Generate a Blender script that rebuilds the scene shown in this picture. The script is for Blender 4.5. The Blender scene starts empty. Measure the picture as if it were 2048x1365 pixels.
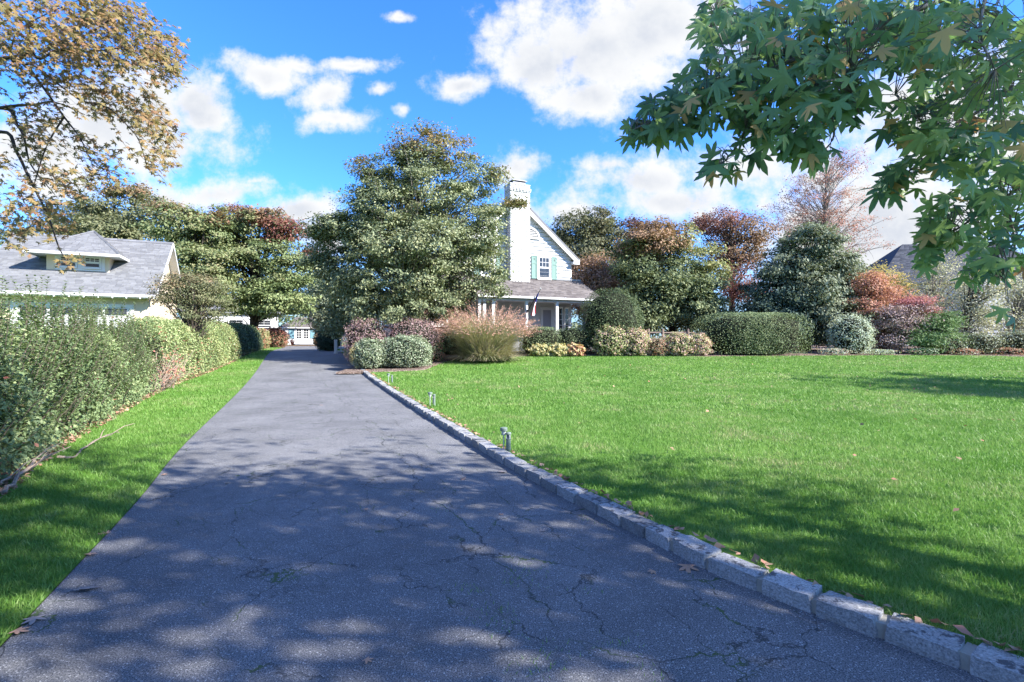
import bpy, bmesh, math, random
import numpy as np
from mathutils import Vector, Matrix

random.seed(7)
RNG = np.random.default_rng(7)
scene = bpy.context.scene
COL = scene.collection

# ------------------------------------------------------------------ camera
EYE = 1.45
cam_data = bpy.data.cameras.new('camera')
cam_data.lens = 18.0
cam_data.sensor_width = 36.0
cam_data.clip_start = 0.05
cam_data.clip_end = 3000.0
cam = bpy.data.objects.new('camera', cam_data)
COL.objects.link(cam)
cam.location = (0, 0, EYE)
cam.rotation_euler = (math.radians(90), 0, 0)
scene.camera = cam

# ------------------------------------------------------------------ light and exposure
SUN_EL = math.radians(34)
SUN_DIR = Vector((math.cos(SUN_EL) * 0.93, -math.cos(SUN_EL) * 0.367, math.sin(SUN_EL))).normalized()   # towards the sun
SUN_STRENGTH = 4.4
SKY_STRENGTH = 0.092
EXPOSURE = 1.85
sun_data = bpy.data.lights.new('sun', 'SUN')
sun_data.energy = SUN_STRENGTH
sun_data.angle = math.radians(0.53)
sun_data.color = (1.0, 0.955, 0.88)
sun = bpy.data.objects.new('sun', sun_data)
COL.objects.link(sun)
sun.rotation_euler = SUN_DIR.to_track_quat('Z', 'Y').to_euler()
scene.view_settings.view_transform = 'Standard'
scene.view_settings.look = 'None'
scene.view_settings.gamma = 1.0
scene.view_settings.use_curve_mapping = False
scene.view_settings.exposure = EXPOSURE
scene.cycles.max_bounces = 8
scene.cycles.diffuse_bounces = 3
scene.cycles.glossy_bounces = 3
scene.cycles.transmission_bounces = 4
scene.cycles.transparent_max_bounces = 8


def srgb(r, g, b):
    def f(c):
        c /= 255.0
        return c / 12.92 if c <= 0.04045 else ((c + 0.055) / 1.055) ** 2.4
    return (f(r), f(g), f(b), 1.0)


class NT:
    """small helper to wire shader nodes"""
    def __init__(self, tree):
        self.t = tree
        tree.nodes.clear()

    def n(self, kind, **kw):
        nd = self.t.nodes.new(kind)
        for k, v in kw.items():
            setattr(nd, k, v)
        return nd

    def l(self, a, b):
        self.t.links.new(a, b)

    def setin(self, sock, v):
        if hasattr(v, 'is_output') or isinstance(v, bpy.types.NodeSocket):
            self.l(v, sock)
        elif v is not None:
            sock.default_value = v

    def math(self, op, a, b=None, c=None, clamp=False):
        nd = self.n('ShaderNodeMath', operation=op)
        nd.use_clamp = clamp
        self.setin(nd.inputs[0], a)
        if b is not None:
            self.setin(nd.inputs[1], b)
        if c is not None:
            self.setin(nd.inputs[2], c)
        return nd.outputs[0]

    def vmath(self, op, a, b=None):
        nd = self.n('ShaderNodeVectorMath', operation=op)
        self.setin(nd.inputs[0], a)
        if b is not None:
            self.setin(nd.inputs[1], b)
        return nd

    def smooth(self, v, lo, hi, tlo=0.0, thi=1.0):
        nd = self.n('ShaderNodeMapRange', interpolation_type='SMOOTHSTEP')
        self.setin(nd.inputs['Value'], v)
        nd.inputs['From Min'].default_value = lo
        nd.inputs['From Max'].default_value = hi
        nd.inputs['To Min'].default_value = tlo
        nd.inputs['To Max'].default_value = thi
        return nd.outputs[0]

    def noise(self, vec, scale, detail=4, rough=0.55, dist=0.0):
        nd = self.n('ShaderNodeTexNoise')
        if vec is not None:
            self.l(vec, nd.inputs['Vector'])
        nd.inputs['Scale'].default_value = scale
        nd.inputs['Detail'].default_value = detail
        nd.inputs['Roughness'].default_value = rough
        nd.inputs['Distortion'].default_value = dist
        return nd

    def ramp(self, fac, stops, mode='LINEAR'):
        nd = self.n('ShaderNodeValToRGB')
        cr = nd.color_ramp
        cr.interpolation = mode
        while len(cr.elements) < len(stops):
            cr.elements.new(0.5)
        for e, (p, c) in zip(cr.elements, stops):
            e.position = p
            e.color = c
        self.setin(nd.inputs[0], fac)
        return nd.outputs[0]

    def mix(self, fac, a, b, blend='MIX'):
        nd = self.n('ShaderNodeMix', data_type='RGBA', blend_type=blend)
        self.setin(nd.inputs[0], fac)
        self.setin(nd.inputs[6], a)
        self.setin(nd.inputs[7], b)
        return nd.outputs[2]


# ------------------------------------------------------------------ world: Nishita sky with scattered clouds
world = bpy.data.worlds.new('World')
scene.world = world
world.use_nodes = True
W = NT(world.node_tree)
sky = W.n('ShaderNodeTexSky', sky_type='NISHITA')
sky.sun_disc = False
sky.sun_elevation = SUN_EL
sky.sun_rotation = math.atan2(SUN_DIR.x, SUN_DIR.y)
sky.air_density = 1.0
sky.dust_density = 0.4
sky.ozone_density = 2.5
hs = W.n('ShaderNodeHueSaturation')
hs.inputs['Hue'].default_value = 0.497
hs.inputs['Saturation'].default_value = 1.12
hs.inputs['Value'].default_value = 1.6
W.l(sky.outputs[0], hs.inputs['Color'])
tc = W.n('ShaderNodeTexCoord')
D = tc.outputs['Generated']
sep = W.n('ShaderNodeSeparateXYZ')
W.l(D, sep.inputs[0])
dx, dy, dz = sep.outputs
# the sky is laid out on directions: east-west / up slopes seen looking north
ysafe = W.math('MAXIMUM', dy, 0.05)
qx = W.math('DIVIDE', dx, ysafe)
qz = W.math('DIVIDE', dz, ysafe)
comb = W.n('ShaderNodeCombineXYZ')
W.l(qx, comb.inputs[0])
W.l(qz, comb.inputs[1])
Q0 = comb.outputs[0]
warp = W.noise(Q0, 5.5, 5, 0.6)
wv = W.vmath('SUBTRACT', warp.outputs['Color'], (0.5, 0.5, 0.5))
wv2 = W.vmath('MULTIPLY', wv.outputs[0], (0.10, 0.075, 0.0))
Q = W.vmath('ADD', Q0, wv2.outputs[0]).outputs[0]
CLOUDS = [  # centre and half-size of each cloud as sky directions (pixels of a 2048 wide frame / 1024), weight
    (1190, 95, 175, 105, 1.0), (1085, 125, 95, 60, 1.0), (1300, 60, 160, 110, 1.0), (925, 168, 50, 26, 0.9), (1180, 190, 90, 45, 1.0),
    (1010, 60, 50, 40, 0.5),
    (240, 245, 190, 95, 1.0), (395, 215, 62, 52, 1.1), (90, 300, 130, 90, 0.9), (345, 290, 50, 40, 0.8),
    (535, 150, 75, 28, 0.85), (600, 125, 40, 14, 0.7), (650, 185, 50, 42, 0.95), (665, 236, 62, 22, 0.8), (708, 122, 58, 13, 0.75),
    (768, 176, 20, 12, 0.75), (805, 33, 24, 9, 0.7), (815, 216, 14, 8, 0.6), (430, 162, 16, 10, 0.6),
    (430, 385, 120, 26, 0.75), (330, 395, 90, 26, 0.7), (595, 428, 75, 28, 0.9), (520, 370, 40, 8, 0.5), (640, 470, 60, 40, 0.7),
    (1038, 335, 36, 30, 0.85), (1290, 360, 115, 40, 0.95), (1215, 328, 55, 16, 0.7), (1350, 400, 210, 40, 0.75),
    (1130, 425, 120, 26, 0.55), (1500, 350, 140, 60, 0.7), (1790, 470, 230, 130, 1.25), (1900, 250, 220, 150, 0.8), (1650, 380, 160, 120, 0.6),
]
field = None
for (cx, cy, rx, ry, w) in CLOUDS:
    c = ((cx - 1024) / 1024.0, (682.5 - cy) / 1024.0, 0.0)
    s = W.vmath('SUBTRACT', Q, c)
    m = W.vmath('MULTIPLY', s.outputs[0], (1024.0 / rx / 1.35, 1024.0 / ry / 1.35, 0.0))
    ln = W.vmath('LENGTH', m.outputs[0])
    v = W.math('MULTIPLY_ADD', ln.outputs['Value'], -w, w)
    field = v if field is None else W.math('MAXIMUM', field, v)
field = W.math('MAXIMUM', field, -0.6)
fb = W.noise(Q0, 12.0, 10, 0.66)
fb2 = W.noise(Q0, 3.1, 3, 0.5)
f1 = W.math('MULTIPLY_ADD', fb.outputs['Fac'], 2.3, -1.19)
dens_front = W.smooth(W.math('ADD', field, f1), -0.22, 0.58)
# everywhere else: the same kind of scattered clouds from one noise field
gs = W.vmath('MULTIPLY', D, (1.0, 1.0, 2.1))
g1 = W.noise(gs.outputs[0], 2.6, 8, 0.58, 0.3)
dens_all = W.smooth(g1.outputs['Fac'], 0.50, 0.66)
frontness = W.math('MULTIPLY', W.smooth(dy, 0.42, 0.6), W.smooth(qz, 0.95, 0.72))
dens = W.n('ShaderNodeMix', data_type='FLOAT')
W.l(frontness, dens.inputs[0])
W.l(dens_all, dens.inputs[2])
W.l(dens_front, dens.inputs[3])
core = W.math('MULTIPLY', W.smooth(W.math('ADD', field, W.math('MULTIPLY_ADD', fb2.outputs['Fac'], 1.0, -0.5)), 0.35, 0.95), 0.7)
puff = W.noise(Q0, 16.0, 6, 0.6)
core = W.math('MULTIPLY', core, W.smooth(puff.outputs['Fac'], 0.25, 0.7, 0.45, 1.3))
ccol = W.mix(core, (3.05, 3.08, 3.12, 1), (2.1, 2.25, 2.55, 1))
# pale band of thin cloud low above the horizon
low = W.smooth(dz, 0.28, 0.0, 0.0, 0.55)
tint = W.mix(1.0, hs.outputs[0], (0.26, 0.49, 0.86, 1), 'MULTIPLY')
skyc = W.mix(low, tint, (2.1, 2.5, 3.0, 1))
final = W.mix(dens.outputs[0], skyc, ccol)
bg = W.n('ShaderNodeBackground')
W.l(final, bg.inputs['Color'])
bg.inputs['Strength'].default_value = SKY_STRENGTH
wo = W.n('ShaderNodeOutputWorld')
W.l(bg.outputs[0], wo.inputs['Surface'])

# ------------------------------------------------------------------ placing helpers
_gy = np.array([-400, 12, 16, 20, 25, 29, 35, 62, 120, 2500], float)
_gz = np.array([0, 0, .07, .22, .58, .80, .90, 1.0, 1.05, 1.05], float)


def gz(y):
    y = np.asarray(y, float)
    return sum(np.interp(y + d, _gy, _gz) for d in (-2, -1, 0, 1, 2)) / 5.0


LAWN_UP = 0.075


def at(px, py, Y):
    """the place at depth Y whose bearing is (px, py) in the photograph"""
    return np.array([(px - 1024) / 1024.0 * Y, Y, EYE + (682.5 - py) / 1024.0 * Y])


def on_ground(px, py, dz=0.0):
    k = (682.5 - py) / 1024.0
    lo, hi = 0.5, 200.0
    ys = np.linspace(lo, hi, 8000)
    f = EYE + k * ys - (gz(ys) + dz)
    i = np.argmax(f <= 0)
    Y = ys[i] if i > 0 else hi
    return np.array([(px - 1024) / 1024.0 * Y, Y, float(gz(Y)) + dz])


def tag(o, label=None, cat=None, group=None, kind=None):
    if label: o['label'] = label
    if cat: o['category'] = cat
    if group: o['group'] = group
    if kind: o['kind'] = kind
    return o


def empty(name, loc=(0, 0, 0), rz=0.0):
    o = bpy.data.objects.new(name, None)
    o.empty_display_size = 0.2
    COL.objects.link(o)
    o.location = loc
    o.rotation_euler = (0, 0, rz)
    return o


def link(name, me, parent=None, mats=()):
    for m in mats:
        me.materials.append(m)
    o = bpy.data.objects.new(name, me)
    COL.objects.link(o)
    if parent is not None:
        o.parent = parent
    return o


def copy_tree(o, parent=None):
    c = o.copy()
    COL.objects.link(c)
    c.parent = parent
    for ch in list(o.children):
        copy_tree(ch, c)
    return c


def np_mesh(name, verts, faces, midx=None, smooth=False):
    """verts (N,3), faces (M,k) all the same size k"""
    me = bpy.data.meshes.new(name)
    verts = np.ascontiguousarray(verts, dtype=np.float32)
    faces = np.ascontiguousarray(faces, dtype=np.int32)
    M, k = faces.shape
    me.vertices.add(len(verts))
    me.vertices.foreach_set('co', verts.ravel())
    me.loops.add(M * k)
    me.loops.foreach_set('vertex_index', faces.ravel())
    me.polygons.add(M)
    me.polygons.foreach_set('loop_start', np.arange(0, M * k, k, dtype=np.int32))
    if midx is not None:
        me.polygons.foreach_set('material_index', np.ascontiguousarray(midx, dtype=np.int32))
    if smooth:
        me.polygons.foreach_set('use_smooth', np.ones(M, dtype=bool))
    me.update(calc_edges=True)
    return me


class MB:
    """collects boxes, prisms and tubes and links them as one mesh"""
    def __init__(self):
        self.v, self.f, self.mi = [], [], []

    def add(self, verts, faces, mi=0):
        b = len(self.v)
        self.v.extend([tuple(map(float, p)) for p in verts])
        self.f.extend([tuple(b + i for i in f) for f in faces])
        self.mi.extend([mi] * len(faces))
        return self

    def box(self, x0, x1, y0, y1, z0, z1, mi=0):
        v = [(x0, y0, z0), (x1, y0, z0), (x1, y1, z0), (x0, y1, z0), (x0, y0, z1), (x1, y0, z1), (x1, y1, z1), (x0, y1, z1)]
        f = [(0, 3, 2, 1), (4, 5, 6, 7), (0, 1, 5, 4), (1, 2, 6, 5), (2, 3, 7, 6), (3, 0, 4, 7)]
        return self.add(v, f, mi)

    def prism(self, poly, d, mi=0):
        """polygon (list of 3D points) pushed along vector d"""
        n = len(poly)
        a = [np.array(p, float) for p in poly]
        b = [p + np.array(d, float) for p in a]
        f = [tuple(range(n - 1, -1, -1)), tuple(range(n, 2 * n))]
        f += [(i, (i + 1) % n, n + (i + 1) % n, n + i) for i in range(n)]
        return self.add(a + b, f, mi)

    def tube(self, pts, rad, sides=6, mi=0, cap=True):
        pts = np.array(pts, float)
        rad = np.broadcast_to(np.array(rad, float), (len(pts),))
        rings = []
        for i, p in enumerate(pts):
            t = pts[min(i + 1, len(pts) - 1)] - pts[max(i - 1, 0)]
            t = t / (np.linalg.norm(t) + 1e-9)
            a = np.cross(t, (0, 0, 1.0) if abs(t[2]) < 0.9 else (1.0, 0, 0))
            a /= np.linalg.norm(a) + 1e-9
            b = np.cross(t, a)
            ang = np.arange(sides) * 2 * math.pi / sides
            rings.append(p + rad[i] * (np.cos(ang)[:, None] * a + np.sin(ang)[:, None] * b))
        v = np.concatenate(rings)
        f = []
        for i in range(len(pts) - 1):
            for j in range(sides):
                k = (j + 1) % sides
                f.append((i * sides + j, i * sides + k, (i + 1) * sides + k, (i + 1) * sides + j))
        if cap:
            f.append(tuple(range(sides - 1, -1, -1)))
            f.append(tuple((len(pts) - 1) * sides + j for j in range(sides)))
        return self.add(v, f, mi)

    def build(self, name, mats, parent=None, smooth=False, bevel=0.0):
        me = bpy.data.meshes.new(name)
        me.from_pydata(self.v, [], self.f)
        me.polygons.foreach_set('material_index', self.mi)
        if smooth:
            me.polygons.foreach_set('use_smooth', [True] * len(self.f))
        me.update()
        if not isinstance(mats, (list, tuple)):
            mats = [mats]
        o = link(name, me, parent, mats)
        if bevel:
            md = o.modifiers.new('bevel', 'BEVEL')
            md.width = bevel
            md.segments = 2
            md.limit_method = 'ANGLE'
        return o


def unit(v):
    return v / (np.linalg.norm(v, axis=-1, keepdims=True) + 1e-9)


def rand_dirs(n, rng=RNG):
    return unit(rng.normal(size=(n, 3)))


def frames(normal, along=None, rng=RNG):
    """rotation matrices with z = normal, y as close to along as it can be"""
    n = len(normal)
    z = unit(normal)
    if along is None:
        along = rand_dirs(n, rng)
    x = unit(np.cross(along, z))
    y = np.cross(z, x)
    return np.stack([x, y, z], axis=-1)


LEAF_V = np.array([(0, -.5, 0), (.27, 0, .05), (0, .5, -.04), (-.27, 0, .05)])
LEAF_F = np.array([(0, 1, 2, 3)])
BROAD_V = np.array([(0, -.5, 0), (.38, -.1, .06), (0, .5, -.05), (-.38, -.1, .06)])
NARROW_V = np.array([(0, -.5, 0), (.13, 0, .03), (0, .5, -.05), (-.13, 0, .03)])


def scatter(name, tv, tf, P, R, S, mats, parent=None, midx=None, smooth=False):
    """one mesh holding a copy of the template (tv, tf) at each place P with rotation R and size S"""
    N, k = len(P), len(tv)
    S = np.asarray(S)
    if S.ndim == 1:
        S = S[:, None]
    V = np.einsum('nij,nkj->nki', R, tv[None, :, :] * S[:, None, :]) + P[:, None, :]
    F = (tf[None, :, :] + (np.arange(N) * k)[:, None, None]).reshape(-1, tf.shape[1])
    mi = None if midx is None else np.repeat(midx, len(tf))
    me = np_mesh(name, V.reshape(-1, 3), F, mi, smooth)
    return link(name, me, parent, mats if isinstance(mats, (list, tuple)) else [mats])


# ------------------------------------------------------------------ materials
def principled(name, rough=0.8, spec=0.3):
    m = bpy.data.materials.new(name)
    m.use_nodes = True
    T = NT(m.node_tree)
    b = T.n('ShaderNodeBsdfPrincipled')
    b.inputs['Roughness'].default_value = rough
    b.inputs['Specular IOR Level'].default_value = spec
    o = T.n('ShaderNodeOutputMaterial')
    T.l(b.outputs[0], o.inputs['Surface'])
    return m, T, b


def geo_pos(T):
    return T.n('ShaderNodeNewGeometry').outputs['Position']


def bump(T, b, h, strength=0.3, dist=0.02):
    n = T.n('ShaderNodeBump')
    n.inputs['Strength'].default_value = strength
    n.inputs['Distance'].default_value = dist
    T.l(h, n.inputs['Height'])
    T.l(n.outputs[0], b.inputs['Normal'])


def plain(name, col, rough=0.7, spec=0.3, var=0.12, scale=3.0, metallic=0.0, island=0.0):
    """painted or natural surface: a colour that wanders a little"""
    m, T, b = principled(name, rough, spec)
    no = T.noise(geo_pos(T), scale, 5, 0.6)
    fac = T.math('MULTIPLY_ADD', no.outputs['Fac'], 2 * var, 1 - var)
    if island:
        g = T.n('ShaderNodeNewGeometry')
        r = T.math('MULTIPLY_ADD', g.outputs['Random Per Island'], 2 * island, 1 - island)
        fac = T.math('MULTIPLY', fac, r)
    mx = T.n('ShaderNodeVectorMath', operation='SCALE')
    mx.inputs[0].default_value = col[:3]
    T.l(fac, mx.inputs['Scale'])
    T.l(mx.outputs[0], b.inputs['Base Color'])
    b.inputs['Metallic'].default_value = metallic
    return m


def leaf_mat(name, cols, trans=0.30, clump=1.2, rough=0.45, spec=0.35, spread=0.55, gain=1.4):
    rough, spec = max(rough, .55), spec * .45
    """cols: colours from the commonest to the rarest end of the range, chosen leaf by leaf with drifts over the crown"""
    m = bpy.data.materials.new(name)
    m.use_nodes = True
    T = NT(m.node_tree)
    g = T.n('ShaderNodeNewGeometry')
    no = T.noise(g.outputs['Position'], clump, 3, 0.6)
    nn = T.smooth(no.outputs['Fac'], 0.32, 0.68)
    f = T.math('ADD', T.math('MULTIPLY', g.outputs['Random Per Island'], spread), T.math('MULTIPLY', nn, 1 - spread))
    cols = [tuple(min(gain * (0.68 * x + 0.32 * (0.3 * q[0] + 0.6 * q[1] + 0.1 * q[2])), .8) for x in q[:3]) + (1,) for q in cols]
    k = len(cols)
    c = T.ramp(f, [(i / max(k - 1, 1), col) for i, col in enumerate(cols)])
    b = T.n('ShaderNodeBsdfPrincipled')
    b.inputs['Roughness'].default_value = rough
    b.inputs['Specular IOR Level'].default_value = spec
    T.l(c, b.inputs['Base Color'])
    tr = T.n('ShaderNodeBsdfTranslucent')
    tcx = T.mix(1.0, c, (1.05, 1.08, 0.72, 1), 'MULTIPLY')
    T.l(tcx, tr.inputs['Color'])
    ms = T.n('ShaderNodeMixShader')
    ms.inputs[0].default_value = trans
    T.l(b.outputs[0], ms.inputs[1])
    T.l(tr.outputs[0], ms.inputs[2])
    o = T.n('ShaderNodeOutputMaterial')
    T.l(ms.outputs[0], o.inputs['Surface'])
    return m


def bark_mat(name, col, var=0.35):
    m, T, b = principled(name, 0.9, 0.15)
    p = geo_pos(T)
    st = T.vmath('MULTIPLY', p, (9, 9, 2.2))
    no = T.noise(st.outputs[0], 2.0, 6, 0.65)
    c = T.ramp(no.outputs['Fac'], [(0.3, tuple(x * (1 - var) for x in col[:3]) + (1,)), (0.7, tuple(x * (1 + var) for x in col[:3]) + (1,))])
    T.l(c, b.inputs['Base Color'])
    bump(T, b, no.outputs['Fac'], 0.6, 0.03)
    return m


def asphalt_mat():
    m, T, b = principled('asphalt', 0.86, 0.3)
    p = geo_pos(T)
    big = T.noise(p, 0.55, 5, 0.6)
    mid = T.noise(p, 7.0, 4, 0.6)
    agg = T.n('ShaderNodeTexVoronoi', feature='F1')
    T.l(p, agg.inputs['Vector'])
    agg.inputs['Scale'].default_value = 85.0
    aggc = T.n('ShaderNodeSeparateColor')
    T.l(agg.outputs['Color'], aggc.inputs[0])
    stone = T.math('MULTIPLY', T.smooth(agg.outputs['Distance'], 0.62, 0.2), T.smooth(aggc.outputs[0], 0.35, 1.0))
    fine = T.noise(p, 160.0, 2, 0.5)
    base = T.ramp(T.math('ADD', T.math('MULTIPLY', big.outputs['Fac'], 0.6), T.math('MULTIPLY', mid.outputs['Fac'], 0.4)),
                  [(0.3, (0.158, 0.157, 0.160, 1)), (0.7, (0.222, 0.219, 0.218, 1))])
    base = T.mix(T.math('MULTIPLY', stone, 0.75), base, (0.52, 0.52, 0.52, 1))
    base = T.mix(T.smooth(fine.outputs['Fac'], 0.60, 0.36), base, (0.045, 0.047, 0.055, 1))
    # crazing: cell borders, bent by noise, only where a slower noise lets them through
    wn = T.noise(p, 3.2, 5, 0.65)
    ws = T.vmath('SCALE', T.vmath('SUBTRACT', wn.outputs['Color'], (.5, .5, .5)).outputs[0])
    ws.inputs['Scale'].default_value = 0.32
    pw = T.vmath('ADD', p, ws.outputs[0]).outputs[0]

    def cracks(scale, width):
        v = T.n('ShaderNodeTexVoronoi', feature='DISTANCE_TO_EDGE')
        T.l(pw, v.inputs['Vector'])
        v.inputs['Scale'].default_value = scale
        return T.smooth(v.outputs['Distance'], width, width * 0.3)
    gate = T.noise(p, 0.8, 3, 0.5)
    gate2 = T.noise(p, 1.9, 3, 0.5)
    c1 = T.math('MULTIPLY', cracks(1.15, 0.0085), T.smooth(gate2.outputs['Fac'], 0.40, 0.56))
    c2 = T.math('MULTIPLY', cracks(4.6, 0.017), T.smooth(gate.outputs['Fac'], 0.44, 0.66))
    # long cracks that follow the drive
    ac = T.vmath('DOT_PRODUCT', p, (0.911, 0.413, 0.0)).outputs['Value']
    wob = T.noise(p, 1.1, 6, 0.68)
    aw = T.math('MULTIPLY_ADD', T.math('SUBTRACT', wob.outputs['Fac'], 0.5), 0.62, ac)
    longc = None
    for i, (a0, wd) in enumerate(((1.33, .010), (1.52, .007), (1.86, .006), (0.72, .005), (2.35, .005), (-0.35, .004))):
        dl = T.math('ABSOLUTE', T.math('SUBTRACT', aw, a0))
        gl = T.smooth(T.noise(T.vmath('ADD', p, (7.3 * i, 3.1 * i, 0)).outputs[0], 0.9, 2, 0.5).outputs['Fac'], 0.42 if i < 3 else 0.5, 0.52 if i < 3 else .58)
        li = T.math('MULTIPLY', T.smooth(dl, wd, wd * 0.3), gl)
        longc = li if longc is None else T.math('MAXIMUM', longc, li)
    crack = T.math('MAXIMUM', longc, T.math('MAXIMUM', c1, T.math('MULTIPLY', c2, 0.55)))
    base = T.mix(T.math('MULTIPLY', crack, 0.72), base, (0.018, 0.020, 0.020, 1))
    # moss sitting in some of the cracks
    moss = T.math('MULTIPLY', crack, T.smooth(T.noise(p, 2.3, 3, 0.6).outputs['Fac'], 0.50, 0.62))
    base = T.mix(T.math('MULTIPLY', moss, 0.8), base, (0.06, 0.10, 0.022, 1))
    # old stains and paler worn ground
    st1 = T.noise(p, 0.9, 6, 0.7)
    sc1 = T.n('ShaderNodeVectorMath', operation='SCALE')
    T.l(base, sc1.inputs[0])
    T.l(T.smooth(st1.outputs['Fac'], 0.32, 0.66, 0.80, 1.14), sc1.inputs['Scale'])
    base = sc1.outputs[0]
    T.l(base, b.inputs['Base Color'])
    h = T.math('SUBTRACT', T.math('MULTIPLY', stone, 0.35), T.math('MULTIPLY', crack, 1.0))
    bump(T, b, h, 0.55, 0.008)
    return m


def soil_lawn_mat():
    m, T, b = principled('lawn_turf', 0.9, 0.1)
    p = geo_pos(T)
    n1 = T.noise(p, 0.35, 5, 0.6)
    n2 = T.noise(p, 14.0, 5, 0.7)
    n3 = T.noise(p, 60.0, 3, 0.7)
    f = T.math('ADD', T.math('MULTIPLY', n1.outputs['Fac'], 0.5), T.math('ADD', T.math('MULTIPLY', n2.outputs['Fac'], 0.25), T.math('MULTIPLY', n3.outputs['Fac'], 0.25)))
    c = T.ramp(f, [(0.32, (0.055, 0.120, 0.020, 1)), (0.5, (0.095, 0.190, 0.030, 1)), (0.68, (0.15, 0.24, 0.05, 1))])
    T.l(c, b.inputs['Base Color'])
    bump(T, b, n3.outputs['Fac'], 0.8, 0.02)
    return m


def blade_mat():
    m = bpy.data.materials.new('grass_blade')
    m.use_nodes = True
    T = NT(m.node_tree)
    g = T.n('ShaderNodeNewGeometry')
    n1 = T.noise(g.outputs['Position'], 0.42, 5, 0.65)
    n2 = T.noise(g.outputs['Position'], 2.2, 4, 0.65)
    f = T.math('ADD', T.math('MULTIPLY', g.outputs['Random Per Island'], 0.40),
               T.math('ADD', T.math('MULTIPLY', T.smooth(n1.outputs['Fac'], .34, .66), 0.36), T.math('MULTIPLY', T.smooth(n2.outputs['Fac'], .34, .66), 0.28)))
    c = T.ramp(f, [(0.0, (0.070, 0.180, 0.024, 1)), (0.42, (0.135, 0.275, 0.046, 1)), (0.72, (0.215, 0.325, 0.090, 1)), (0.95, (0.38, 0.36, 0.18, 1))])
    b = T.n('ShaderNodeBsdfPrincipled')
    b.inputs['Roughness'].default_value = 0.5
    b.inputs['Specular IOR Level'].default_value = 0.3
    T.l(c, b.inputs['Base Color'])
    tr = T.n('ShaderNodeBsdfTranslucent')
    T.l(c, tr.inputs['Color'])
    ms = T.n('ShaderNodeMixShader')
    ms.inputs[0].default_value = 0.35
    T.l(b.outputs[0], ms.inputs[1])
    T.l(tr.outputs[0], ms.inputs[2])
    o = T.n('ShaderNodeOutputMaterial')
    T.l(ms.outputs[0], o.inputs['Surface'])
    return m


def granite_mat():
    m, T, b = principled('granite', 0.85, 0.25)
    g = T.n('ShaderNodeNewGeometry')
    oi = T.n('ShaderNodeObjectInfo')
    p = g.outputs['Position']
    n1 = T.noise(p, 90.0, 3, 0.7)
    n2 = T.noise(p, 14.0, 5, 0.7)
    n3 = T.noise(T.vmath('MULTIPLY', p, (6, 6, 30)).outputs[0], 3.0, 5, 0.7)
    c = T.ramp(n1.outputs['Fac'], [(0.33, (0.14, 0.14, 0.145, 1)), (0.5, (0.27, 0.27, 0.27, 1)), (0.7, (0.39, 0.385, 0.38, 1))])
    tint = T.math('MULTIPLY_ADD', oi.outputs['Random'], 0.60, 0.72)
    sc = T.n('ShaderNodeVectorMath', operation='SCALE')
    T.l(c, sc.inputs[0])
    T.l(tint, sc.inputs['Scale'])
    c = T.mix(T.math('MULTIPLY', T.smooth(n3.outputs['Fac'], 0.52, 0.66), 0.45), sc.outputs[0], (0.25, 0.24, 0.22, 1))
    # black lichen crust grows on the upper faces
    nz = T.n('ShaderNodeSeparateXYZ')
    T.l(g.outputs['Normal'], nz.inputs[0])
    crust = T.math('MULTIPLY', T.smooth(n2.outputs['Fac'], 0.52, 0.60), T.smooth(nz.outputs[2], 0.3, 0.8))
    c = T.mix(T.math('MULTIPLY', crust, 0.85), c, (0.045, 0.045, 0.05, 1))
    T.l(c, b.inputs['Base Color'])
    bump(T, b, T.math('ADD', n2.outputs['Fac'], n3.outputs['Fac']), 0.5, 0.02)
    return m


def mulch_mat(name, c0, c1, c2):
    m, T, b = principled(name, 0.95, 0.1)
    p = geo_pos(T)
    v = T.n('ShaderNodeTexVoronoi', feature='F1')
    T.l(p, v.inputs['Vector'])
    v.inputs['Scale'].default_value = 22.0
    sp = T.n('ShaderNodeSeparateColor')
    T.l(v.outputs['Color'], sp.inputs[0])
    c = T.ramp(sp.outputs[0], [(0.0, c0), (0.6, c1), (1.0, c2)])
    T.l(c, b.inputs['Base Color'])
    bump(T, b, v.outputs['Distance'], 1.0, 0.04)
    return m


def shingle_mat(name, a, bcol):
    m, T, b = principled(name, 0.92, 0.15)
    g = T.n('ShaderNodeNewGeometry')
    n = T.noise(g.outputs['Position'], 25.0, 3, 0.7)
    f = T.math('ADD', T.math('MULTIPLY', g.outputs['Random Per Island'], 0.7), T.math('MULTIPLY', n.outputs['Fac'], 0.3))
    c = T.ramp(f, [(0.1, a), (0.9, bcol)])
    T.l(c, b.inputs['Base Color'])
    return m


def glass_mat():
    m, T, b = principled('window_glass', 0.04, 0.5)
    n = T.noise(geo_pos(T), 1.2, 3, 0.5)
    c = T.ramp(n.outputs['Fac'], [(0.35, (0.012, 0.014, 0.018, 1)), (0.7, (0.04, 0.044, 0.05, 1))])
    T.l(c, b.inputs['Base Color'])
    b.inputs['Metallic'].default_value = 0.0
    b.inputs['Specular IOR Level'].default_value = 0.5
    b.inputs['Coat Weight'].default_value = 0.0
    b.inputs['Coat Roughness'].default_value = 0.03
    return m


def brick_mat(name, col, var):
    m, T, b = principled(name, 0.8, 0.2)
    g = T.n('ShaderNodeNewGeometry')
    n = T.noise(g.outputs['Position'], 5.0, 5, 0.7)
    r = T.math('MULTIPLY_ADD', g.outputs['Random Per Island'], 2 * var, 1 - var)
    sc = T.n('ShaderNodeVectorMath', operation='SCALE')
    sc.inputs[0].default_value = col[:3]
    T.l(r, sc.inputs['Scale'])
    # paint worn through to the clay here and there
    c = T.mix(T.math('MULTIPLY', T.smooth(n.outputs['Fac'], 0.68, 0.73), 0.6), sc.outputs[0], (0.16, 0.085, 0.06, 1))
    T.l(c, b.inputs['Base Color'])
    return m


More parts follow.
